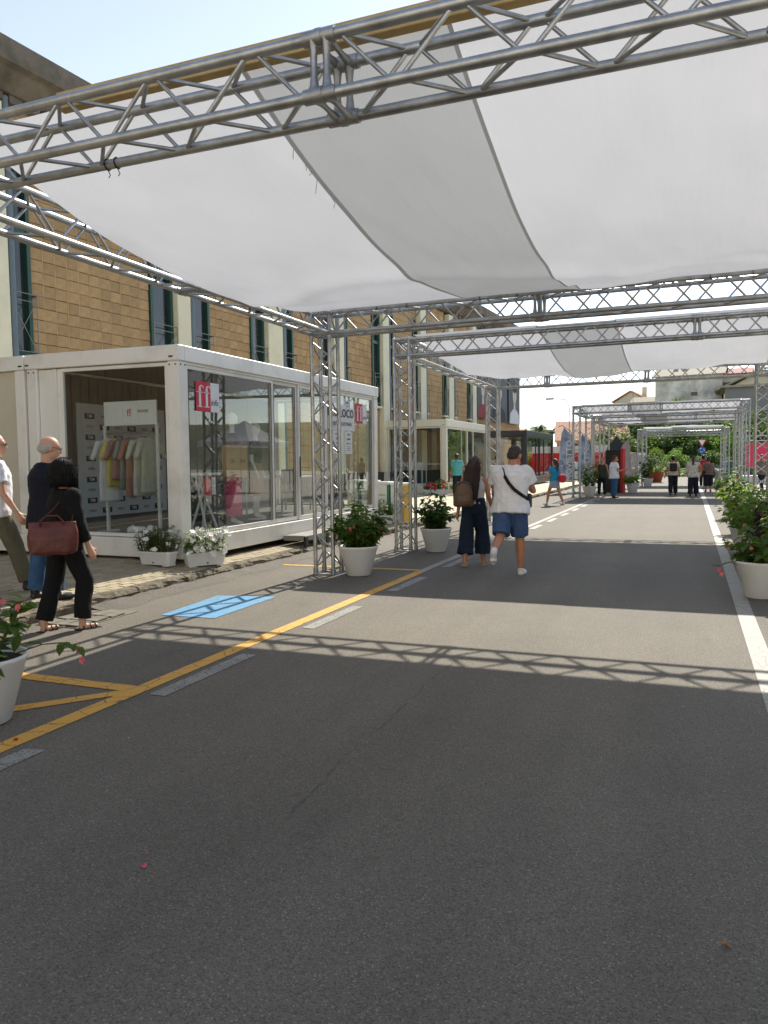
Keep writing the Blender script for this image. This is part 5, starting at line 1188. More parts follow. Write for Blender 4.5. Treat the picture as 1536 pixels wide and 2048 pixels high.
def potted(lab, x, y, z=0, seed=0, nst=18, leaves=16, ht=.62, L=.11, lm=None, fl=8, fm=None, tall=None, spread=1.0, group='white round pots of flowering plants', rad=.27, s=1.0, droop=.35):
    random.seed(seed); o = thing('potted_plant', lab, 'potted plant', (x, y, z), random.uniform(0, 6), group)
    round_pot(o, .165 * s, .275 * s, .41 * s); bush(o, (0, 0, .36 * s), rad * s, ht * 1.16, int(nst * 1.25), int(leaves * 1.5), L * .98, lm or leafA, fl, fm or fl_pink, .024, spread * .88, droop, tall, .5)
    return o
potted('white round pot of green plant with pink flowers at the foot of the nearest tower', -4.23, 9.62, seed=101, nst=24, leaves=20, ht=.60, L=.125, fl=7)
potted('white round pot with spiky plant and red blossoms beside the second canopy tower', -4.06, 12.58, seed=102, nst=24, leaves=18, ht=.60, L=.12, lm=leafB, fl=9, tall=.92)
potted('white round pot with pink flowers cut off by the left edge of the picture', -3.98, 3.33, seed=103, nst=10, leaves=9, ht=.42, L=.12, fl=9, spread=1.3, rad=.29)
potted('large white pot with pink trailing blossom at the right edge beside the white line', .74, 9.32, seed=104, nst=16, leaves=13, ht=.50, L=.135, fl=9, spread=1.2, rad=.30, lm=leafA)
potted('leafy violet-tinged potted plant behind the right-hand pot', 1.02, 10.75, seed=105, nst=20, leaves=16, ht=.58, L=.11, lm=leafV, fl=2, fm=fl_red)
potted('bright green potted plant with red bloom, third along the right side', .98, 12.1, seed=106, nst=22, leaves=18, ht=.60, L=.12, lm=leafC, fl=8, rad=.33)
potted('pale green potted plant, fourth along the right side', .88, 13.7, seed=107, nst=22, leaves=16, ht=.58, L=.12, lm=leafC, fl=6, rad=.33)
potted('dark green potted plant with pink flowers, fifth along the right side', 1.0, 17.2, seed=108, nst=20, leaves=14, ht=.70, L=.14, lm=leafA, fl=7, rad=.36)
potted('tall dark potted plant, farthest of the right-hand row', 1.05, 21.5, seed=109, nst=18, leaves=14, ht=.80, L=.16, lm=leafB, fl=4, rad=.38)
potted('white pot with dark bush at the third canopy tower', -3.92, 33.2, seed=110, nst=16, leaves=14, ht=1.0, L=.17, lm=leafB, fl=0, rad=.36, s=1.1)
potted('white pot with yellow-green plant between third and fourth canopies', -2.45, 37.2, seed=111, nst=14, leaves=12, ht=.55, L=.17, lm=leafC, fl=0, rad=.34, s=1.1)
potted('white pot with dark climbing plant at the farthest canopy tower', -2.2, 45.8, seed=112, nst=12, leaves=14, ht=1.3, L=.2, lm=leafB, fl=3, rad=.3, s=1.1)
# long blossom runner hanging out of the two cut-off pots
for (p0, pts, lab) in (((-3.98, 3.33, 0), [(.20, .10, .42), (.34, .16, .47), (.46, .20, .48), (.55, .22, .46)], 0), ((.74, 9.32, 0), [(-.22, -.12, .42), (-.34, -.20, .40), (-.44, -.26, .36)], 1)):
    par = [o for o in COL.objects if o.name.startswith('potted_plant') and abs(o.location.x - p0[0]) < .01 and abs(o.location.y - p0[1]) < .01][0]
    inv = Matrix.Rotation(-par.rotation_euler.z, 4, 'Z'); P_ = [inv @ Vector(p) for p in pts]
    MB().path(P_, .004, 4).build('runner', stem_m, par); lf = MB(); random.seed(5 + lab)
    for p in P_[1:]:
        for k in range(3):
            a = random.uniform(0, 6.28); leaf(lf, p, Vector((math.cos(a), math.sin(a), random.uniform(-.6, .5))), .10, .055, None, .2)
    lf.build('runner_leaves', leafA, par, fixn=False)
    for k in range(2):
        fm = MB(); flower(fm, P_[-1] + Vector((.03 * k, .02, -.05 * k - .03)), .028, Vector((.4, -1, .2))); flower(fm, P_[-1] + Vector((.02, .03 * k, -.06 * k - .02)), .024, Vector((-.4, -1, .5))); fm.build('flower', fl_pink, par, fixn=False)
# white window-box planters at the container corner
def trough(lab, loc, rz, seed, lm, fm, nfl, L=.62, fr=.030, group='white flower troughs on the pavement'):
    random.seed(seed); o = thing('flower_trough', lab, 'flower trough', loc, rz, group); w0, w1, h = .09, .115, .20
    b = MB(); l0, l1 = L / 2 - .04, L / 2
    ring = lambda x, y, z, c=.035: [(-x + c, -y, z), (x - c, -y, z), (x, -y + c, z), (x, y - c, z), (x - c, y, z), (-x + c, y, z), (-x, y - c, z), (-x, -y + c, z)]
    lev = [ring(l0, w0, .018), ring(l1 - .012, w1 - .008, h - .03), ring(l1 + .004, w1 + .006, h - .028), ring(l1 + .004, w1 + .006, h), ring(l1 - .012, w1 - .01, h), ring(l1 - .016, w1 - .014, h - .04)]
    vs = [p for r_ in lev for p in r_]; fs = [tuple(range(7, -1, -1)), tuple(range(40, 48))]
    for k in range(5):
        for i in range(8): fs.append((k * 8 + i, k * 8 + (i + 1) % 8, k * 8 + 8 + (i + 1) % 8, k * 8 + 8 + i))
    b.add(vs, fs, False)
    for sx in (-1, 1): b.box(sx * (l0 - .06) - .05, sx * (l0 - .06) + .05, -w0 + .01, w0 - .01, 0, .019)
    b.build('trough', pot_m, o); MB().tube((0, -w0 - .012, .05), (0, -w0 + .02, .05), .012, 8).build('drain_hole', gasket, o)
    lf = MB(); sm = MB()
    for k in range(95):
        x_ = random.uniform(-l1 * .9, l1 * .9); yy = random.uniform(-w1 * .8, w1 * .8); H = random.uniform(.10, .30) * (1.25 if abs(x_) < .15 else 1); q = Vector((x_ * 1.15, yy * 1.8, h + H)); p = Vector((x_, yy, h - .03))
        sm.tube(p, q, .003, 4, cap=False)
        for j in range(9):
            t = random.uniform(.2, 1.05); a = random.uniform(0, 6.28); l_ = random.uniform(.035, .065); leaf(lf, p.lerp(q, t), Vector((math.cos(a), math.sin(a), random.uniform(-.3, .8))), l_, l_ * .5, None, .2)
    sm.build('stems', stem_m, o, fixn=False); tag(lf.build('foliage', lm, o, fixn=False), kind='stuff')
    for k in range(nfl):
        fm_ = MB(); x_ = random.uniform(-l1 * 1.05, l1 * 1.1); p = Vector((x_, random.uniform(-.24, .16), h + random.uniform(-.02, .30)))
        for q in range(random.choice((1, 2, 3, 3))): flower(fm_, p + Vector((random.uniform(-.03, .03), random.uniform(-.03, .03), random.uniform(-.025, .025))), fr * random.uniform(.8, 1.15), Vector((random.uniform(-.6, .6), random.uniform(-1, 0), random.uniform(0, 1))))
        fm_.build('flower', fm, o, fixn=False)
    return o
trough('white trough of sparse dark plants with few white blooms at the container corner', (-6.80, 8.60, pav_z(-6.80)), R(-4), 201, leafB, fl_white, 20, .58, .036)
trough('white trough overflowing with white blossom on the sunny side of the corner', (-6.30, 8.98, pav_z(-6.30)), R(58), 202, leafC, fl_white, 95, .60, .042)
trough('white trough with small white flowers at the far end of the first container', (-6.55, 16.15, pav_z(-6.55)), R(20), 203, leafC, fl_white, 16, .62)
trough('white trough of red begonias at the second container corner', (-9.75, 30.1, .22), R(0), 204, leafB, fl_red, 40, .95, .05)
trough('white trough of pale yellow blooms beside the red begonias', (-9.0, 30.25, .22), R(5), 205, leafC, fl_white, 26, .8, .05)
# terracotta tubs with clipped shrubs further down
def shrub_tub(lab, x, y, seed, s=1.0):
    random.seed(seed); o = thing('shrub_tub', lab, 'shrub', (x, y, 0), 0, 'terracotta tubs with clipped shrubs')
    round_pot(o, .24 * s, .36 * s, .48 * s, terra); lf = MB()
    for k in range(1500):
        v = Vector((random.gauss(0, 1), random.gauss(0, 1), random.gauss(0, 1))).normalized() * random.uniform(.7, 1.06); p = Vector((v.x * .40 * s, v.y * .40 * s, .48 * s + .50 * s + v.z * .58 * s))
        leaf(lf, p, v + Vector((random.uniform(-.6, .6), random.uniform(-.6, .6), random.uniform(-.2, .8))), .10, .05)
    tag(lf.build('foliage', leafA, o, fixn=False), kind='stuff'); MB().tube((0, 0, .40 * s), (0, 0, 1.0 * s), .04, 8).build('trunk', mat('bark', C(84, 70, 56), .9, 0, .2, 20, .5, 30), o)
shrub_tub('clipped shrub in terracotta tub, left of the white van', -4.0, 52.0, 301, 1.35)
shrub_tub('clipped shrub in terracotta tub behind the farthest canopy tower', -2.1, 54.5, 302, 1.45)
# fallen petals and small litter on the asphalt
random.seed(77)
for k, (x_, y_, m_, lab) in enumerate(((-3.52, 3.16, fl_red, 'red fallen petal on the yellow line'), (-1.93, 2.3, fl_pink, 'pale pink petal lying on the dark asphalt'), (.12, 2.55, mat('leaf_dead', C(170, 110, 60), .8), 'small dry brown leaf on the asphalt at right'), (-3.72, 12.0, fl_white, 'white scrap near the second tower'), (-4.55, 8.4, fl_white, 'white scrap in front of the nearest pot'))):
    b = MB(); 
    for i in range(3): flower(b, Vector((random.uniform(-.008, .008), random.uniform(-.008, .008), .004)), .012, Vector((random.uniform(-.5, .5), random.uniform(-.5, .5), 1)))
    tag(b.build('fallen_petal', m_, None, (x_, y_, .006), fixn=False), lab, 'litter')
b = MB()
for k in range(60):
    x_ = random.uniform(-5.6, .9); y_ = random.uniform(1.2, 13); s_ = random.uniform(.0015, .004); a = random.uniform(0, 6.28)
    b.cbox((x_, y_, .0045), s_ * 2, s_ * random.uniform(1, 3), s_, Matrix.Rotation(a, 3, 'Z'))
tag(b.build('grit', mat('grit_pale', C(196, 188, 170), .8)), 'scattered pale grit and crumbs on the asphalt', 'grit', kind='stuff')
# ------------------------------------------------------------------ background
stucco_g = mat('stucco_grey', C(228, 224, 212), .9, 0, 0, .35, .2, 6, .3, C(160, 156, 146), detail=9, lo=.38, hi=.62); stucco_c = mat('stucco_cream', C(214, 204, 180), .9, 0, .06, .6); stucco_p = mat('stucco_pink', C(196, 160, 140), .9, 0, .08, .5); stucco_d = mat('stucco_dark', C(132, 131, 128), .9, 0, .08, .4); roof_t = mat('roof_tiles', C(186, 140, 112), .85, 0, .2, 3, .4, 10); roof_g = mat('roof_grey', C(150, 142, 124), .85, 0, .2, 3, .4, 10); roof_r = mat('roof_red', C(140, 66, 58), .8, 0, .15, 2); win_d = mat('far_window', C(52, 54, 58), .25); shut = mat('shutter', C(92, 86, 80), .7); brown_w = mat('brown_wall', C(92, 58, 48), .85, 0, .12, .8); fence_r = mat('banner_red', C(198, 42, 40), .7, 0, .18, .6); pinkb = mat('banner_pink', C(226, 60, 96), .7)
def hill_z(x, y): 
    t = max(0.0, min(1.0, (y - 84) / 40)); return 8.0 * t * t * (3 - 2 * t) * (1 - max(0, min(1, (-x - 9) / 9)))
b = MB(); b.grid(lambda u, v: (-90 + 180 * u, 78 + 150 * v, hill_z(-90 + 180 * u, 78 + 150 * v) - .05 + (.5 * noise.noise(Vector((u * 9, v * 9, 0))) if v > .05 else 0)), 40, 30)
tag(b.build('hill', mat('hill_grass', C(104, 108, 70), .95, 0, .3, .2), fixn=True), kind='structure')
def house(lab, loc, w, d, h, rz, wall, roof, rise, axis='x', wins=(), chim=(), over=.5, cat='house', balcony=None):
    """w along local x, d along local y; near face at y=0; wins: (face, u, z, w, h)"""
    o = thing('house', lab, cat, loc, rz)
    MB().box(-w / 2, w / 2, 0, d, -4, h).build('wall', wall, o)
    r_ = MB()
    if axis == 'x': pr = [(-over, h - .1), (d / 2, h + rise), (d + over, h - .1), (d + over, h + .08), (d / 2, h + rise + .2), (-over, h + .08)]; r_.prism(pr, 'x', -w / 2 - over, w / 2 + over); MB().prism([(0, h), (d / 2, h + rise), (d, h)], 'x', -w / 2, w / 2).build('gable', wall, o)
    elif axis == 'y': pr = [(-w / 2 - over, h - .1), (0, h + rise), (w / 2 + over, h - .1), (w / 2 + over, h + .08), (0, h + rise + .2), (-w / 2 - over, h + .08)]; r_.prism(pr, 'y', -over, d + over); MB().prism([(-w / 2, h), (0, h + rise), (w / 2, h)], 'y', 0, d).build('gable', wall, o)
    else: r_.box(-w / 2 - over, w / 2 + over, -over, d + over, h, h + .25)
    ro = r_.build('roof', roof, o)
    for cx_, cy_, ch in chim: MB().box(cx_ - .35, cx_ + .35, cy_ - .35, cy_ + .35, h, h + ch).build('chimney', wall, ro)
    for u, z, ww, wh in wins:
        fo = MB().box(u - ww / 2 - .08, u + ww / 2 + .08, -.05, .1, z - .08, z + wh + .08).build('window', stucco_c, o); MB().box(u - ww / 2, u + ww / 2, -.07, .1, z, z + wh).build('pane', win_d, fo)
    if balcony:
        bu, bz, bw = balcony; bo = MB().box(bu - bw / 2, bu + bw / 2, -1.3, 0, bz - .2, bz).build('balcony', stucco_d, o); MB().box(bu - bw / 2, bu + bw / 2, -1.3, -1.22, bz, bz + 1.0).build('balcony_railing', mat('railing_blue', C(70, 84, 92), .6), bo)
    return o
house('big weathered grey house on the hill with stained walls and shuttered windows', (-.4, 128, 7.0), 9.6, 9, 7.3, R(-6), stucco_g, roof_g, 1.5, 'x', [(-1.2, 1.4, 1.1, 1.5), (2.6, 1.4, 1.7, 1.5), (.9, 4.2, 1.0, .6), (-3.5, 1.6, .8, 1.6)], [(-2.2, 4, 2.3), (-.9, 4, 2.3)])
house('house wing with red roof block adjoining the weathered grey house', (5.2, 130, 7.0), 6.0, 8, 7.4, R(-6), stucco_c, roof_r, 1.1, 'x', [(.2, 4.0, 1.7, 2.2)], [])
house('pale hillside house with broad eaves and balcony on the right', (9.2, 122, 6.4), 9.5, 9, 4.9, R(-4), stucco_c, roof_g, 2.6, 'y', [(-2.5, 1.6, .9, 1.9), (.5, 1.6, .9, 1.9)], [], 1.2, balcony=(-1.2, 1.0, 7))
house('low grey-walled building in shade behind the right-hand towers', (10.5, 92, .0), 14, 8, 9.2, R(-2), stucco_d, roof_g, .2, 'flat', [(-3, 5.2, 1.4, 1.5), (1.2, 5.2, 1.4, 1.5)])
house('small house with tan gable roof at the end of the road, left', (-9.2, 80, 0), 6.4, 8, 3.5, R(8), stucco_c, roof_t, 2.0, 'x', [(1.3, 1.6, 1.0, 1.7), (-1.6, 1.6, 1.0, 1.7)], [])
house('house with reddish tiled hip behind the tan gable house', (-5.4, 92, 1.2), 8.0, 8, 4.6, R(4), mat('stucco_bluegrey', C(128, 138, 146), .9, 0, .06, .5), mat('roof_mottled', C(150, 116, 100), .85, 0, .25, 2), 1.4, 'x', [(-1.5, 1.8, 1.1, 1.5), (1.5, 1.8, 1.1, 1.5)], [])
house('distant gabled house with brown roof left of the weathered grey house', (-9.6, 140, 7.0), 5.5, 6, 4.6, R(-10), stucco_c, roof_t, 1.7, 'y', [(0, 2.2, .9, 1.2)], [(1.6, 3, 2.6)])
house('long low white house under the brow of the hill', (-6.4, 133, 7.2), 4.6, 5, 3.6, R(-4), stucco_g, roof_g, .9, 'x', [(-.8, 1.4, 1, 1), (1, 1.4, 1, 1)])
for k, (x_, y_, w, h, m_, rf) in enumerate(((-25.5, 104, 8, 5.6, stucco_c, roof_t), (-19.5, 98, 6, 5.2, mat('stucco_bluegrey', C(128, 138, 146)), roof_g), (-14.8, 112, 6, 6.0, stucco_p, roof_r))):
    house(['cream', 'blue-grey', 'pinkish'][k] + ' house far left beyond the end of the tiled building', (x_, y_, 0), w, 8, h, R(6), m_, rf, .4 if k != 1 else .15, 'flat' if k == 1 else 'x', [(-1.5, 3.2, 1, 1.3), (1.2, 3.2, 1, 1.3)])
house('small pale outbuilding with flat roof behind the far trees', (-6.2, 86, 0), 5, 5, 4.4, 0, stucco_c, roof_g, .2, 'flat')
house('dark brown apartment block across the road, out of frame on the right', (30, 18, 0), 46, 10, 8.0, R(90), brown_w, roof_g, .3, 'flat', [(-18 + 4 * i, z, 1.3, 1.5) for i in range(10) for z in (1.4, 4.6)], [])
# gazebo and stall on the far side of the road (seen mirrored in the glass)
def gazebo(lab, x, y, rz, s=3.2):
    o = thing('gazebo_tent', lab, 'tent', (x, y, 0), rz, 'white gazebo tents across the road'); h = 2.15; t = MB(); a = s / 2
    for (p, q) in (((-a, -a), (a, -a)), ((a, -a), (a, a)), ((a, a), (-a, a)), ((-a, a), (-a, -a))):
        t.grid(lambda u, v, p=p, q=q: ((p[0] + (q[0] - p[0]) * u) * (1 - v), (p[1] + (q[1] - p[1]) * u) * (1 - v), h + .25 + 1.05 * v ** 1.25), 8, 8)
        t.quad((p[0], p[1], h), (q[0], q[1], h), (q[0], q[1], h + .25), (p[0], p[1], h + .25))
    t.build('roof', mat_fabric_translucent('tent_cloth', (.8, .8, .8, 1), (.7, .7, .7, 1), .3) if 'tent_cloth' not in MATS else MATS['tent_cloth'], o)
    for sx in (-a, a):
        for sy in (-a, a): MB().tube((sx, sy, 0), (sx, sy, h + .2), .025, 8).build('leg', alu, o)
    return o
gazebo('white peaked gazebo tent across the road, seen mirrored in the container glass', 7.2, 32.5, R(8))
gazebo('white gazebo tent farther back across the road', 8.5, 24.0, R(3))
# trees
bark = mat('bark', C(84, 70, 56), .9, 0, .2, 20, .5, 30)
def crown_mesh(seed, n, leafs, m):
    random.seed(seed); lf = MB(); cl = []
    for k in range(n):
        v = Vector((random.gauss(0, .5), random.gauss(0, .5), random.gauss(0, .42)))
        if v.length > 1.05: v = v.normalized() * random.uniform(.6, 1.0)
        cl.append((v, random.uniform(.20, .36)))
    for c_, r_ in cl:
        for j in range(leafs):
            v = Vector((random.gauss(0, 1), random.gauss(0, 1), random.gauss(0, 1))).normalized() * r_ * random.uniform(.55, 1.08)
            d = v + Vector((random.uniform(-.2, .2), random.uniform(-.2, .2), random.uniform(-.25, .15))); L = random.uniform(.07, .13); leaf(lf, c_ + v, d, L, L * .66, Vector((random.uniform(-1, 1), random.uniform(-1, 1), 1)), .2)
    return lf.mesh('crown', m)
crowns = [crown_mesh(1, 34, 120, leafA), crown_mesh(2, 34, 120, leafB), crown_mesh(3, 34, 110, leafC)]
def tree(lab, x, y, z, h, rx, kind, seed):
    random.seed(seed); o = thing('tree', lab, 'tree', (x, y, z), random.uniform(0, 6), 'trees at the end of the road'); t = MB(); hc = h * .58
    t.path([(0, 0, -.3), (.1, .05, h * .25), (-.05, 0, h * .5), (.05, .05, h * .75)], [h * .035, h * .028, h * .02, h * .008], 7)
    for k in range(5):
        a = k * 1.26; t.path([(0, 0, h * (.25 + .06 * k)), (math.cos(a) * rx * .35, math.sin(a) * rx * .35, h * (.42 + .06 * k)), (math.cos(a) * rx * .7, math.sin(a) * rx * .7, h * (.5 + .07 * k))], [h * .014, h * .009, h * .004], 5)
    t.build('trunk', bark, o, fixn=False)
    cr = link('crown', crowns[kind], o, (0, 0, hc)); cr.scale = (rx, rx, h * .42); tag(cr, kind='stuff')
    return o
for k, (x_, y_, h, rx, kd, lab) in enumerate((
    (-6.6, 77, 4.6, 2.2, 1, 'dark round tree left of the road end'), (-4.4, 79, 4.4, 2.0, 0, 'mid-green tree beside the outbuilding at the road end'), (-2.2, 81, 5.0, 2.3, 1, 'dark bushy tree behind the walkers'), (.4, 80, 4.6, 2.1, 1, 'dark tree left of the give-way sign'),
    (2.6, 79, 4.9, 2.3, 2, 'bright yellow-green tree right of the give-way sign'), (4.8, 82, 4.6, 2.2, 2, 'yellow-green tree at the right end of the row'), (-1.0, 75.5, 2.6, 1.5, 2, 'low yellow-green bush before the tree row'), (1.8, 75, 2.2, 1.5, 1, 'low dark bush below the give-way sign'),
    (-8.2, 84, 6.2, 2.6, 1, 'tall dark conifer-like tree below the hill houses'), (-5.2, 86, 7.0, 2.8, 1, 'large dark tree on the slope, centre left'), (-1.5, 90, 7.4, 3.0, 1, 'large dark tree on the slope below the grey house'), (2.2, 91, 6.4, 3.0, 1, 'dark tree on the slope, centre right'), (6.5, 84, 6.0, 2.8, 1, 'dark tree before the grey-walled building'), (9.5, 78, 5.0, 2.4, 0, 'green tree at the right behind the pink banner'),
    (-11.2, 138, 4.6, 1.7, 1, 'dark tree on the skyline beside the distant gabled house'), (-7.5, 66, 3.0, 1.5, 0, 'small green tree near the road end at left'))):
    tree(lab, x_, y_, hill_z(x_, y_), h, rx, kd, 400 + k)
# hedge bank under the trees
b = MB(); random.seed(9)
for k in range(2600):
    p = Vector((random.uniform(-9, 9), random.uniform(70.5, 74), 0)); p.z = random.uniform(0, .75 + .35 * noise.noise(Vector((p.x * .6, 0, 0)))); a = random.uniform(0, 6.28)
    leaf(b, p, Vector((math.cos(a), math.sin(a), random.uniform(-.2, .9))), random.uniform(.2, .38), .14)
tag(b.build('undergrowth', leafA, fixn=False), 'mass of low undergrowth along the road end', 'undergrowth', kind='stuff')
# palm
o = thing('palm_tree', 'palm tree on the skyline beyond the black container', 'palm', (-14.7, 80.6, 0)); MB().path([(0, 0, 0), (.1, 0, 2.4), (0, 0, 4.8)], [.28, .22, .2], 8).build('trunk', bark, o)
lf = MB(); random.seed(12)
for k in range(46):
    a = random.uniform(0, 6.28); el = random.uniform(-.7, 1.3); L = random.uniform(.9, 1.3)
    for j in range(10):
        t = j / 10; p = Vector((math.cos(a) * L * t * math.cos(el), math.sin(a) * L * t * math.cos(el), 4.85 + L * t * math.sin(el) - .5 * t * t)); 
        for s_ in (-1, 1): leaf(lf, p, Vector((math.cos(a + s_ * .9), math.sin(a + s_ * .9), -.35)), .36, .05)
tag(lf.build('crown', leafB, o, fixn=False), kind='stuff')
# road signs
pole = mat('sign_pole', C(130, 132, 132), .4, .7); sw = mat('sign_white', C(230, 230, 228), .5); sr = mat('sign_red', C(200, 30, 36), .5); sb = mat('sign_blue', C(30, 96, 176), .5)
o = thing('road_sign', 'give-way triangle above blue roundabout disc on a pole at the road end', 'road sign', (.84, 62.6, 0)); MB().tube((0, 0, 0), (0, 0, 3.1), .035, 8).build('pole', pole, o)
tri = lambda r, zc: [(r * math.cos(R(-90 + 120 * i)), zc + r * math.sin(R(-90 + 120 * i))) for i in range(3)]
MB().prism(tri(.40, 2.80), 'y', -.07, -.04).build('triangle_border', sr, o); MB().prism(tri(.27, 2.80), 'y', -.078, -.071).build('triangle', sw, o)
MB().prism([(.26 * math.cos(2 * math.pi * i / 24), 2.18 + .26 * math.sin(2 * math.pi * i / 24)) for i in range(24)], 'y', -.07, -.04).build('blue_disc', sb, o)
t = MB()
for k in range(3): t.path([(.15 * math.cos(a), -.074, 2.18 + .15 * math.sin(a)) for a in [R(90 + 120 * k + 15 * j) for j in range(6)]], .026, 4)
t.build('arrow', sw, o)
o = thing('road_sign', 'dark back of a large triangular sign on a pole, left of the farthest canopy', 'road sign', (-4.05, 47.5, 0)); MB().tube((0, .06, 0), (0, .06, 3.0), .035, 8).build('pole', pole, o); dkm = mat('sign_back', C(44, 50, 58), .6)
MB().prism([(-.55, 1.55), (.55, 1.55), (.55, 2.25), (0, 2.95), (-.55, 2.25)], 'y', -.03, 0).build('plate', dkm, o)
for k, (x_, y_, z_, h) in enumerate(((-8.6, 60, 0, 6.2), (-6.6, 100, 3, 10.5))):
    o = thing('street_lamp', ['street lamp with curved arm above the tan-roofed house', 'tall street lamp on the hillside skyline'][k], 'street lamp', (x_, y_, z_), 0, 'street lamps'); MB().path([(0, 0, -3), (0, 0, h * .9), (-.3, 0, h), (-1.3, 0, h + .1)], .04, 6).build('pole', pole, o); MB().box(-1.8, -1.2, -.1, .1, h + .02, h + .16).build('lamp_head', alu2, o)
# feather flags
flag_m = mat('flag_cloth', C(176, 190, 214), .8, 0, 0, 2.2, .2, 6, .3, C(120, 136, 168), lo=.4, hi=.6); flag_w = mat('flag_white', C(236, 238, 240), .8); flag_l = mat('flag_lilac', C(196, 186, 200), .8, 0, .12, 3)
def feather(lab, x, y, z, h, rz, m, flip=1, word=True):
    o = thing('feather_flag', lab, 'flag', (x, y, z), rz, 'feather flags beside the canopies')
    pts = [(0, 0, 0), (0, 0, h * .7), (-flip * .06 * h, 0, h * .9), (-flip * .18 * h, 0, h * .985), (-flip * .24 * h, 0, h * .97)]
    MB().path(pts, .016, 6).build('pole', blackp, o); b = MB()
    def fn(u, v):
        zz = .16 * h + (h * .985 - .16 * h) * v; edge = 0 if v < .64 else flip * -.20 * h * ((v - .64) / .36) ** 1.9
        wd = .235 * h * (1 - .25 * v) * (1 if v < .9 else 1 - .4 * (v - .9) / .1); free = -flip * wd - flip * .02 * h * math.sin(v * 3)
        free = min(free, edge) if flip > 0 else max(free, edge)
        return (edge + (free - edge) * u, .05 * math.sin(u * 9 + v * 4) * u + .03, zz)
    b.grid(fn, 14, 24); b.build('cloth', m, o, fixn=False)
    if word:
        Mx = Matrix(((0, -1, 0, -flip * .07 * h), (0, 0, -1, -.06), (1, 0, 0, .47 * h), (0, 0, 0, 1)))
        text('word', 'MOVIETTO', .155 * h / 1.3, flag_w, o, Mx)
    MB().cbox((0, 0, .02), .5, .5, .04).build('base', blackp, o)
    return o
feather('blue-grey feather flag leaning left of the third canopy tower', -5.05, 36.9, .0, 3.25, R(-14), flag_m)
feather('blue-grey feather flag with white lettering seen through the third canopy', -4.42, 38.2, 0, 2.95, R(-14), flag_m)
feather('lilac feather flag behind the black kiosk', -3.52, 43.0, 0, 2.75, R(-14), flag_l, -1, False)
# kiosk totem
o = thing('kiosk_totem', 'black information totem with red side beside the man in jeans', 'kiosk', (-3.30, 37.5, 0), R(-14)); MB().box(-.42, .30, 0, .35, 0, 2.0, .01).build('screen_body', mat('totem_black', C(24, 26, 30), .3), o); MB().box(.302, .42, -.01, .36, 0, 2.06, .01).build('side_panel', fence_r, o)
MB().box(-.34, .22, -.012, -.002, .7, 1.35).build('screen', mat('totem_screen', C(40, 70, 84), .2, 0, .3, 3), o); MB().box(-.1, .22, -.012, -.002, 1.5, 1.54).build('stripe', mat('totem_orange', C(220, 130, 50), .6), o)
# red hoarding and pink banner
o = thing('red_hoarding', 'red printed hoarding with white top band behind the parked car', 'hoarding', (-12.2, 58.0, 0), R(-6)); MB().box(0, 7.2, 0, .06, .4, 2.1).build('red_sheet', fence_r, o); MB().box(0, 7.2, -.005, .065, 2.1, 2.6).build('white_band', mat('hoarding_white', C(216, 214, 208), .7, 0, .06, 2), o)
for i in range(5): MB().tube((.2 + i * 1.7, .1, 0), (.2 + i * 1.7, .1, 2.7), .04, 6).build('post', alu2, o)
o = thing('pink_banner', 'bright pink banner hung on a truss frame at the far right', 'banner', (3.15, 52.6, 0)); MB().box(0, 1.25, 0, .04, .95, 2.45).build('sheet', pinkb, o); b = MB()
for x_ in (-.1, .2, 1.4, 1.7): b.tube((x_, .1, 0), (x_, .1, 2.9), .025, 6)
for z_ in (2.6, 2.9): b.tube((-.1, .1, z_), (1.7, .1, z_), .025, 6)
for i in range(8): b.tube((-.1 + i * .22, .1, 2.6 if i % 2 else 2.9), (-.1 + (i + 1) * .22, .1, 2.9 if i % 2 else 2.6), .012, 5)
b.build('truss_frame', alu, o); MB().box(-.2, 2.4, -1.2, .6, 0, .45).build('pale_platform', sw, o)
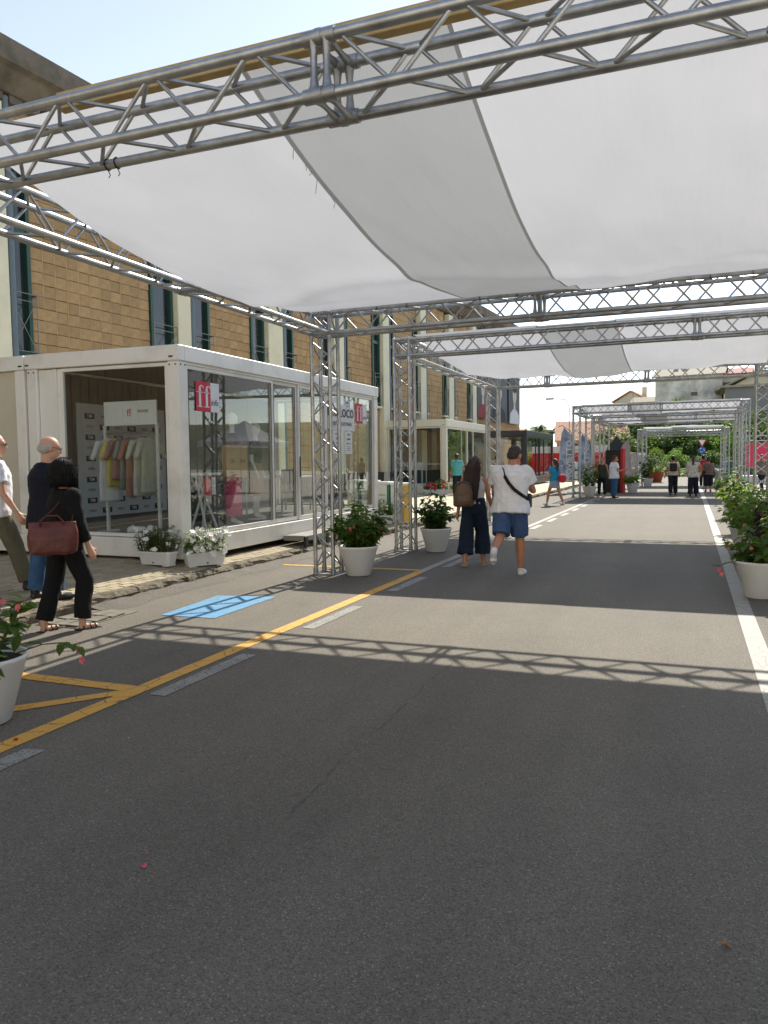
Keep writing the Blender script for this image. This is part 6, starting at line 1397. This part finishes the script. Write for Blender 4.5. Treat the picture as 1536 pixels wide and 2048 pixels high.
# vehicles
def vehicle(lab, loc, rz, L, W, H, col, van=False, cat='car'):
    o = thing('parked_car' if not van else 'parked_van', lab, cat, loc, rz); paint = mat('paint_' + lab.split()[0], col, .25, .1, 0, 1)
    hl = L / 2; hb = H * .52
    prof = [(-hl, .28), (-hl, hb * .9), (-hl + .12, hb), (-hl * .52, hb * 1.06), (-hl * .22, H * .98), (hl * .35, H), (hl * .8, hb * 1.12), (hl, hb * 1.0), (hl, .3)] if not van else [(-hl, .28), (-hl, hb * .95), (-hl + .25, hb * 1.05), (-hl * .62, H * .96), (-hl * .5, H), (hl, H), (hl, .3)]
    rings = []
    b = MB(); n = len(prof); secs = [(-W / 2, .90), (-W / 2 + .06, .985), (0, 1.0), (W / 2 - .06, .985), (W / 2, .90)]
    vs = [(x_, y_, .28 + (z_ - .28) * (k if z_ > hb * 1.08 else 1)) for y_, k in secs for x_, z_ in prof]; fs = []
    for s_ in range(4):
        for i in range(n): fs.append((s_ * n + i, s_ * n + (i + 1) % n, (s_ + 1) * n + (i + 1) % n, (s_ + 1) * n + i))
    fs += [tuple(range(n - 1, -1, -1)), tuple(range(4 * n, 5 * n))]; b.add(vs, fs, False); b.build('body', paint, o)
    gl_ = mat('car_glass', C(60, 72, 80), .08, 0, .2, 1, 0, 1, .8)
    a0, a1 = (prof[3], prof[4]); f = MB(); e = .015
    f.quad((a0[0] + .05 - e, -W / 2 + .12, a0[1] + .05), (a0[0] + .05 - e, W / 2 - .12, a0[1] + .05), (a1[0] - .05 - e, W / 2 - .16, a1[1] - .06), (a1[0] - .05 - e, -W / 2 + .16, a1[1] - .06)); f.build('windscreen', gl_, o)
    for s_ in (-1, 1):
        q = MB(); yy = s_ * (W / 2 + .004); x0, x1 = (a0[0] + .25, hl * .55) if not van else (-hl * .6, -hl * .2); q.poly([(x0, yy, hb * 1.07), (x1 + .2, yy, hb * 1.07), (x1, yy * .985, H * .88), (a1[0] + .1, yy * .985, H * .88)]); q.build('side_window', gl_, o)
        for wx in (-hl * .62, hl * .62):
            wo_ = MB().tube((wx, s_ * (W / 2 - .18), .31), (wx, s_ * (W / 2 + .01), .31), .31, 18).build('wheel', shoe_bk, o); MB().tube((wx, s_ * (W / 2 - .02), .31), (wx, s_ * (W / 2 + .018), .31), .19, 14).build('rim', alu, wo_)
        MB().box(-hl - .02, -hl + .05, s_ * (W / 2 - .3) - .16, s_ * (W / 2 - .3) + .16, hb * .72, hb * .88).build('headlight', sw, o)
    return o
vehicle('silver parked car with bright windscreen beyond the black container', (-8.1, 53.2, 0), R(70), 4.2, 1.75, 1.45, C(190, 196, 198))
vehicle('white parked van behind the farthest canopy', (-4.6, 66.0, 0), R(84), 4.8, 1.95, 2.1, C(232, 232, 230), True, 'van')
vehicle('dark green low vehicle parked under the far trees', (2.9, 66.0, 0), R(10), 3.4, 2.0, 1.35, C(24, 92, 74))
# scooter beside the right-hand towers
o = thing('scooter', 'parked grey scooter beside the right-hand planters', 'scooter', (1.45, 41.0, 0), R(20)); sg = mat('scooter_grey', C(150, 154, 158), .35)
for yy in (-.6, .6):
    w_ = MB().tube((-.06, yy, .24), (.06, yy, .24), .24, 16).build('wheel', shoe_bk, o); MB().tube((-.065, yy, .24), (.065, yy, .24), .12, 12).build('rim', alu, w_)
b = MB(); b.loft([((0, -.55, .45), .12, .10), ((0, -.5, .62), .16, .22), ((0, -.35, .74), .14, .3)]); b.caps((0, .45, .35), (0, .42, .85), .16, .12); b.caps((0, -.3, .32), (0, .4, .30), .13, .13); blob('body', b, sg, o, .03, 1)
MB().loft([((0, -.32, .76), .13, .32), ((0, -.32, .84), .12, .30)]).build('seat', shoe_bk, o); MB().path([(-.32, .38, 1.02), (0, .42, .96), (.32, .38, 1.02)], .018, 6).build('handlebar', alu2, o); MB().ell((0, .56, .92), (.09, .05, .08)).build('headlight', sw, o)
# small faint cloud wisps are left to the sky; overhead wires and aerials on the roofs
for k, (x_, y_, z_) in enumerate(((-11, 84, 6.0), (-13.8, 100, 6.6), (-4.9, 130, 14.8))):
    o = thing('roof_aerial', ['thin roof aerial above the tan gable house', 'thin roof aerial on the far left skyline', 'thin roof aerial over the weathered grey house'][k], 'aerial', (x_, y_, z_), .4, 'roof aerials'); MB().tube((0, 0, -1.2), (0, 0, 1.6), .035, 5).build('mast', pole, o); b = MB(); [b.tube((-.5, 0, 1.0 + .2 * i), (.5, 0, 1.0 + .2 * i), .02, 4) for i in range(3)]; b.build('elements', pole, o)

house('unseen pale stucco block added behind the viewpoint to bounce sunlight', (-6, -27, 0), 70, 10, 12, R(180), mat('bounce_block_pale', C(226, 218, 200), .9, 0, .05, .4), roof_g, .3, 'flat', [(-26 + 4.3 * i, z, 1.2, 1.7) for i in range(13) for z in (1.5, 5.2, 8.8)], [])  # never in view; added to throw sunlight back onto the shaded fronts

bpy.data.scenes.remove(WORK)
